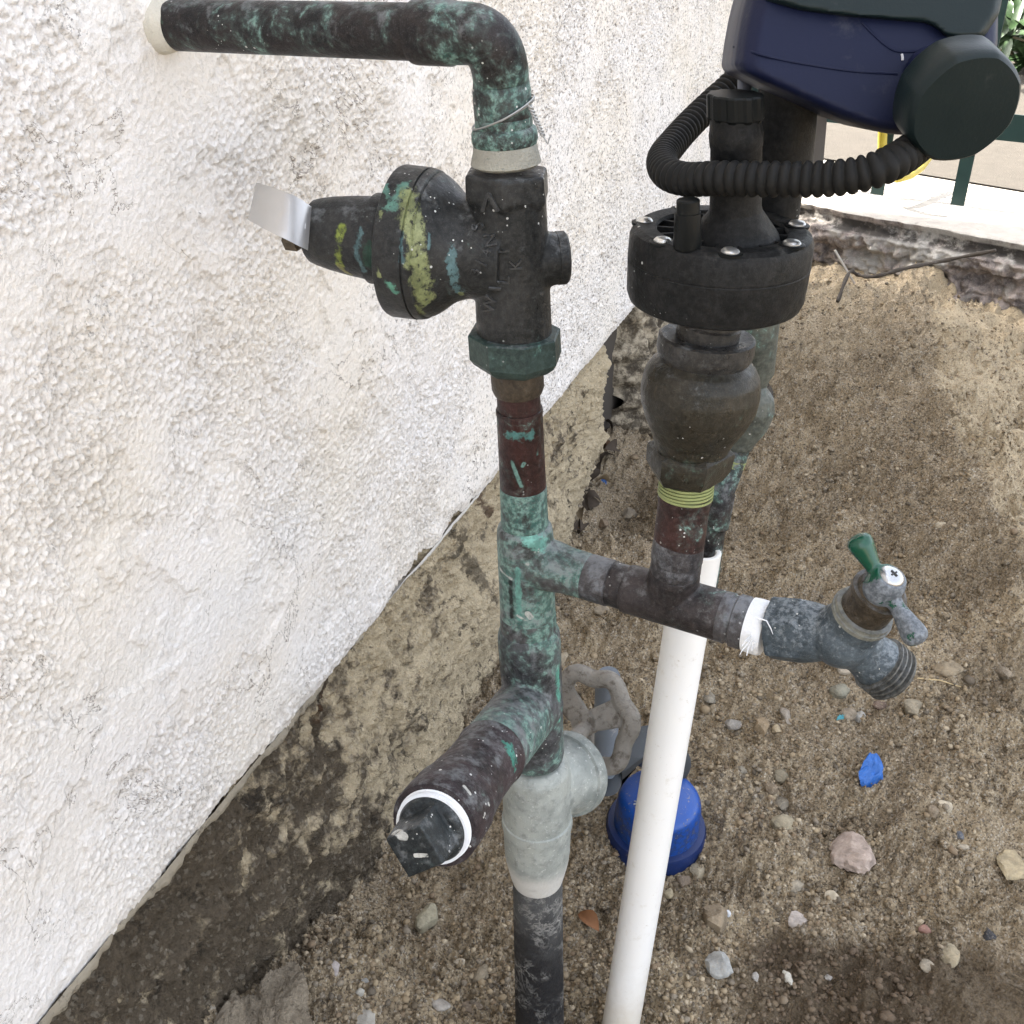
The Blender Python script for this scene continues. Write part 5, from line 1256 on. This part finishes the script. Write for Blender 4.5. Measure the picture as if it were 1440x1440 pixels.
gravel(46000, 11, .0007, .0030, 'grit', GM)
gravel(380, 12, .0024, .0058, 'gravel', GM)
gravel(1300, 31, .0022, .0062, 'soil_crumbs', gm.materials[0])

# ------------------------------------------------------------------ leaves, scraps, twigs
DL = [plain('dead_leaf_%d' % i, c, .8, .4, 120, .0006, .25) for i, c in enumerate(((.10, .055, .03), (.06, .045, .032), (.20, .15, .09)))]
def dleaf(px, py, L, seed, label, mat, grp='dead leaves packed in the gap at the footing end', lift=.002):
    rs = random.Random(seed); g = G(px, py) + Vector((0, 0, lift)); mb = MB(); n = 5; curl = rs.uniform(.4, 1.4); wd = L * rs.uniform(.22, .38)
    for i in range(n + 1):
        t = i / n; ww = wd * math.sin(math.pi * min(1, t * .9 + .08)); z = curl * L * .35 * math.sin(t * 3)
        mb.v += [(-ww, (t - .5) * L, z + ww * .7), (0, (t - .5) * L, z), (ww, (t - .5) * L, z + ww * .6)]
    for i in range(n):
        for j in (0, 1): a = i * 3 + j; mb.f.append((a, a + 1, a + 4, a + 3))
    me = bpy.data.meshes.new('dead_leaf'); me.from_pydata(mb.v, [], mb.f); me.polygons.foreach_set('use_smooth', [True] * len(me.polygons)); me.materials.append(mat)
    o = bpy.data.objects.new('dead_leaf', me); scn.collection.objects.link(o); o.location = g; o.rotation_euler = (rs.uniform(-.7, .7), rs.uniform(-.7, .7), rs.uniform(0, 6.3)); return tag(o, label, 'leaf', grp)
dleaf(828, 1297, .022, 3, 'crumpled reddish-brown dead leaf between the riser and the white pipe', plain('red_dead_leaf', (.19, .085, .035), .75, .4, 120, .0006, .3), None, .003)
lab = 'dark dead leaf or bark shred packed in the gap at the end of the footing'
rs = random.Random(5)
for k in range(34):
    t = rs.random(); px = 868 - 62 * t + rs.gauss(0, 9); py = 545 + 215 * t + rs.gauss(0, 12)
    dleaf(px, py, rs.uniform(.018, .034), 50 + k, lab, DL[rs.choice((0, 1, 1, 1, 2))], lift=rs.uniform(.0, .014))
def scrap(px, py, w_, h_, col, label, seed, name='plastic_scrap'):
    g = G(px, py + h_ / 2); Z = depth(g); sx = w_ * Z / F; sy = h_ * Z / F; rs = random.Random(seed); nx, ny = 7, 10; mb = MB()
    for j in range(ny):
        for i in range(nx):
            u = i / (nx - 1) - .5; v = j / (ny - 1); wdt = .45 + .55 * math.sin(v * 3 + .3) * (.8 + .4 * rs.random())
            mb.v.append((u * sx * wdt + .15 * sx * (v - .3), v * sy * .55, v * sy * .75 + rs.uniform(-.0016, .0016)))
    for j in range(ny - 1):
        for i in range(nx - 1): a = j * nx + i; mb.f.append((a, a + 1, a + nx + 1, a + nx))
    me = bpy.data.meshes.new(name); me.from_pydata(mb.v, [], mb.f); me.materials.append(col); o = bpy.data.objects.new(name, me); scn.collection.objects.link(o); o.location = g
    md = o.modifiers.new('th', 'SOLIDIFY'); md.thickness = .0004; return tag(o, label, 'plastic scrap')
BS = plain('blue_film', (.02, .12, .42), .35, .3, 120, .001, .5, fb=.6)
scrap(1225, 1084, 34, 52, BS, 'crumpled bright blue plastic scrap lying on the soil right of centre', 3)
scrap(1183, 1011, 14, 10, plain('pale_blue_film', (.10, .36, .42), .5), 'tiny pale turquoise plastic scrap below the tap', 4)
scrap(849, 663, 10, 14, plain('dull_blue_film', (.03, .10, .28), .5), 'tiny dull blue scrap by the footing end', 5)
mb = MB(); g1, g2 = G(1286, 968), G(1352, 963); mb.tube([g1 + Vector((0, 0, .003)), g1.lerp(g2, .5) + Vector((0, 0, .006)), g2 + Vector((0, 0, .003))], [.0006, .0006, .0004], 6)
tag(build(mb, 'straw', plain('straw', (.50, .38, .20), .7)), 'thin dry straw stalk on the soil right of the tap outlet', 'straw')
# old root / cable running to the slab
def up_g(px, py, l=.006): return G(px, py) + Vector((0, 0, l))
mb = MB(); pth = [up_g(1176, 436, .012), up_g(1188, 420, .020), up_g(1204, 404, .026), PF(1230, 389, 1.80), PF(1270, 378, 1.79), PF(1330, 366, 1.79), PF(1400, 352, 1.73)]
pth = cr(pth, 8); mb.tube(pth, [.0032 + .0008 * math.sin(i * 1.3) for i in range(len(pth))], 10)
tag(build(mb, 'root', plain('grey_root_bark', (.07, .06, .05), .9, .4, 60, .003, .2, dirt=(.24, .24, .25), dirtamt=.3, fine=300, fb=.9), ang=180), 'grey root or old cable running along the broken slab edge', 'root')
mb = MB(); mb.tube([PF(1174, 352, 1.92), up_g(1205, 400, .012)], .0022, 8); tag(build(mb, 'stick', plain('pale_stick', (.40, .37, .33), .8)), 'thin pale stick leaning from the slab down to the grey root', 'stick')
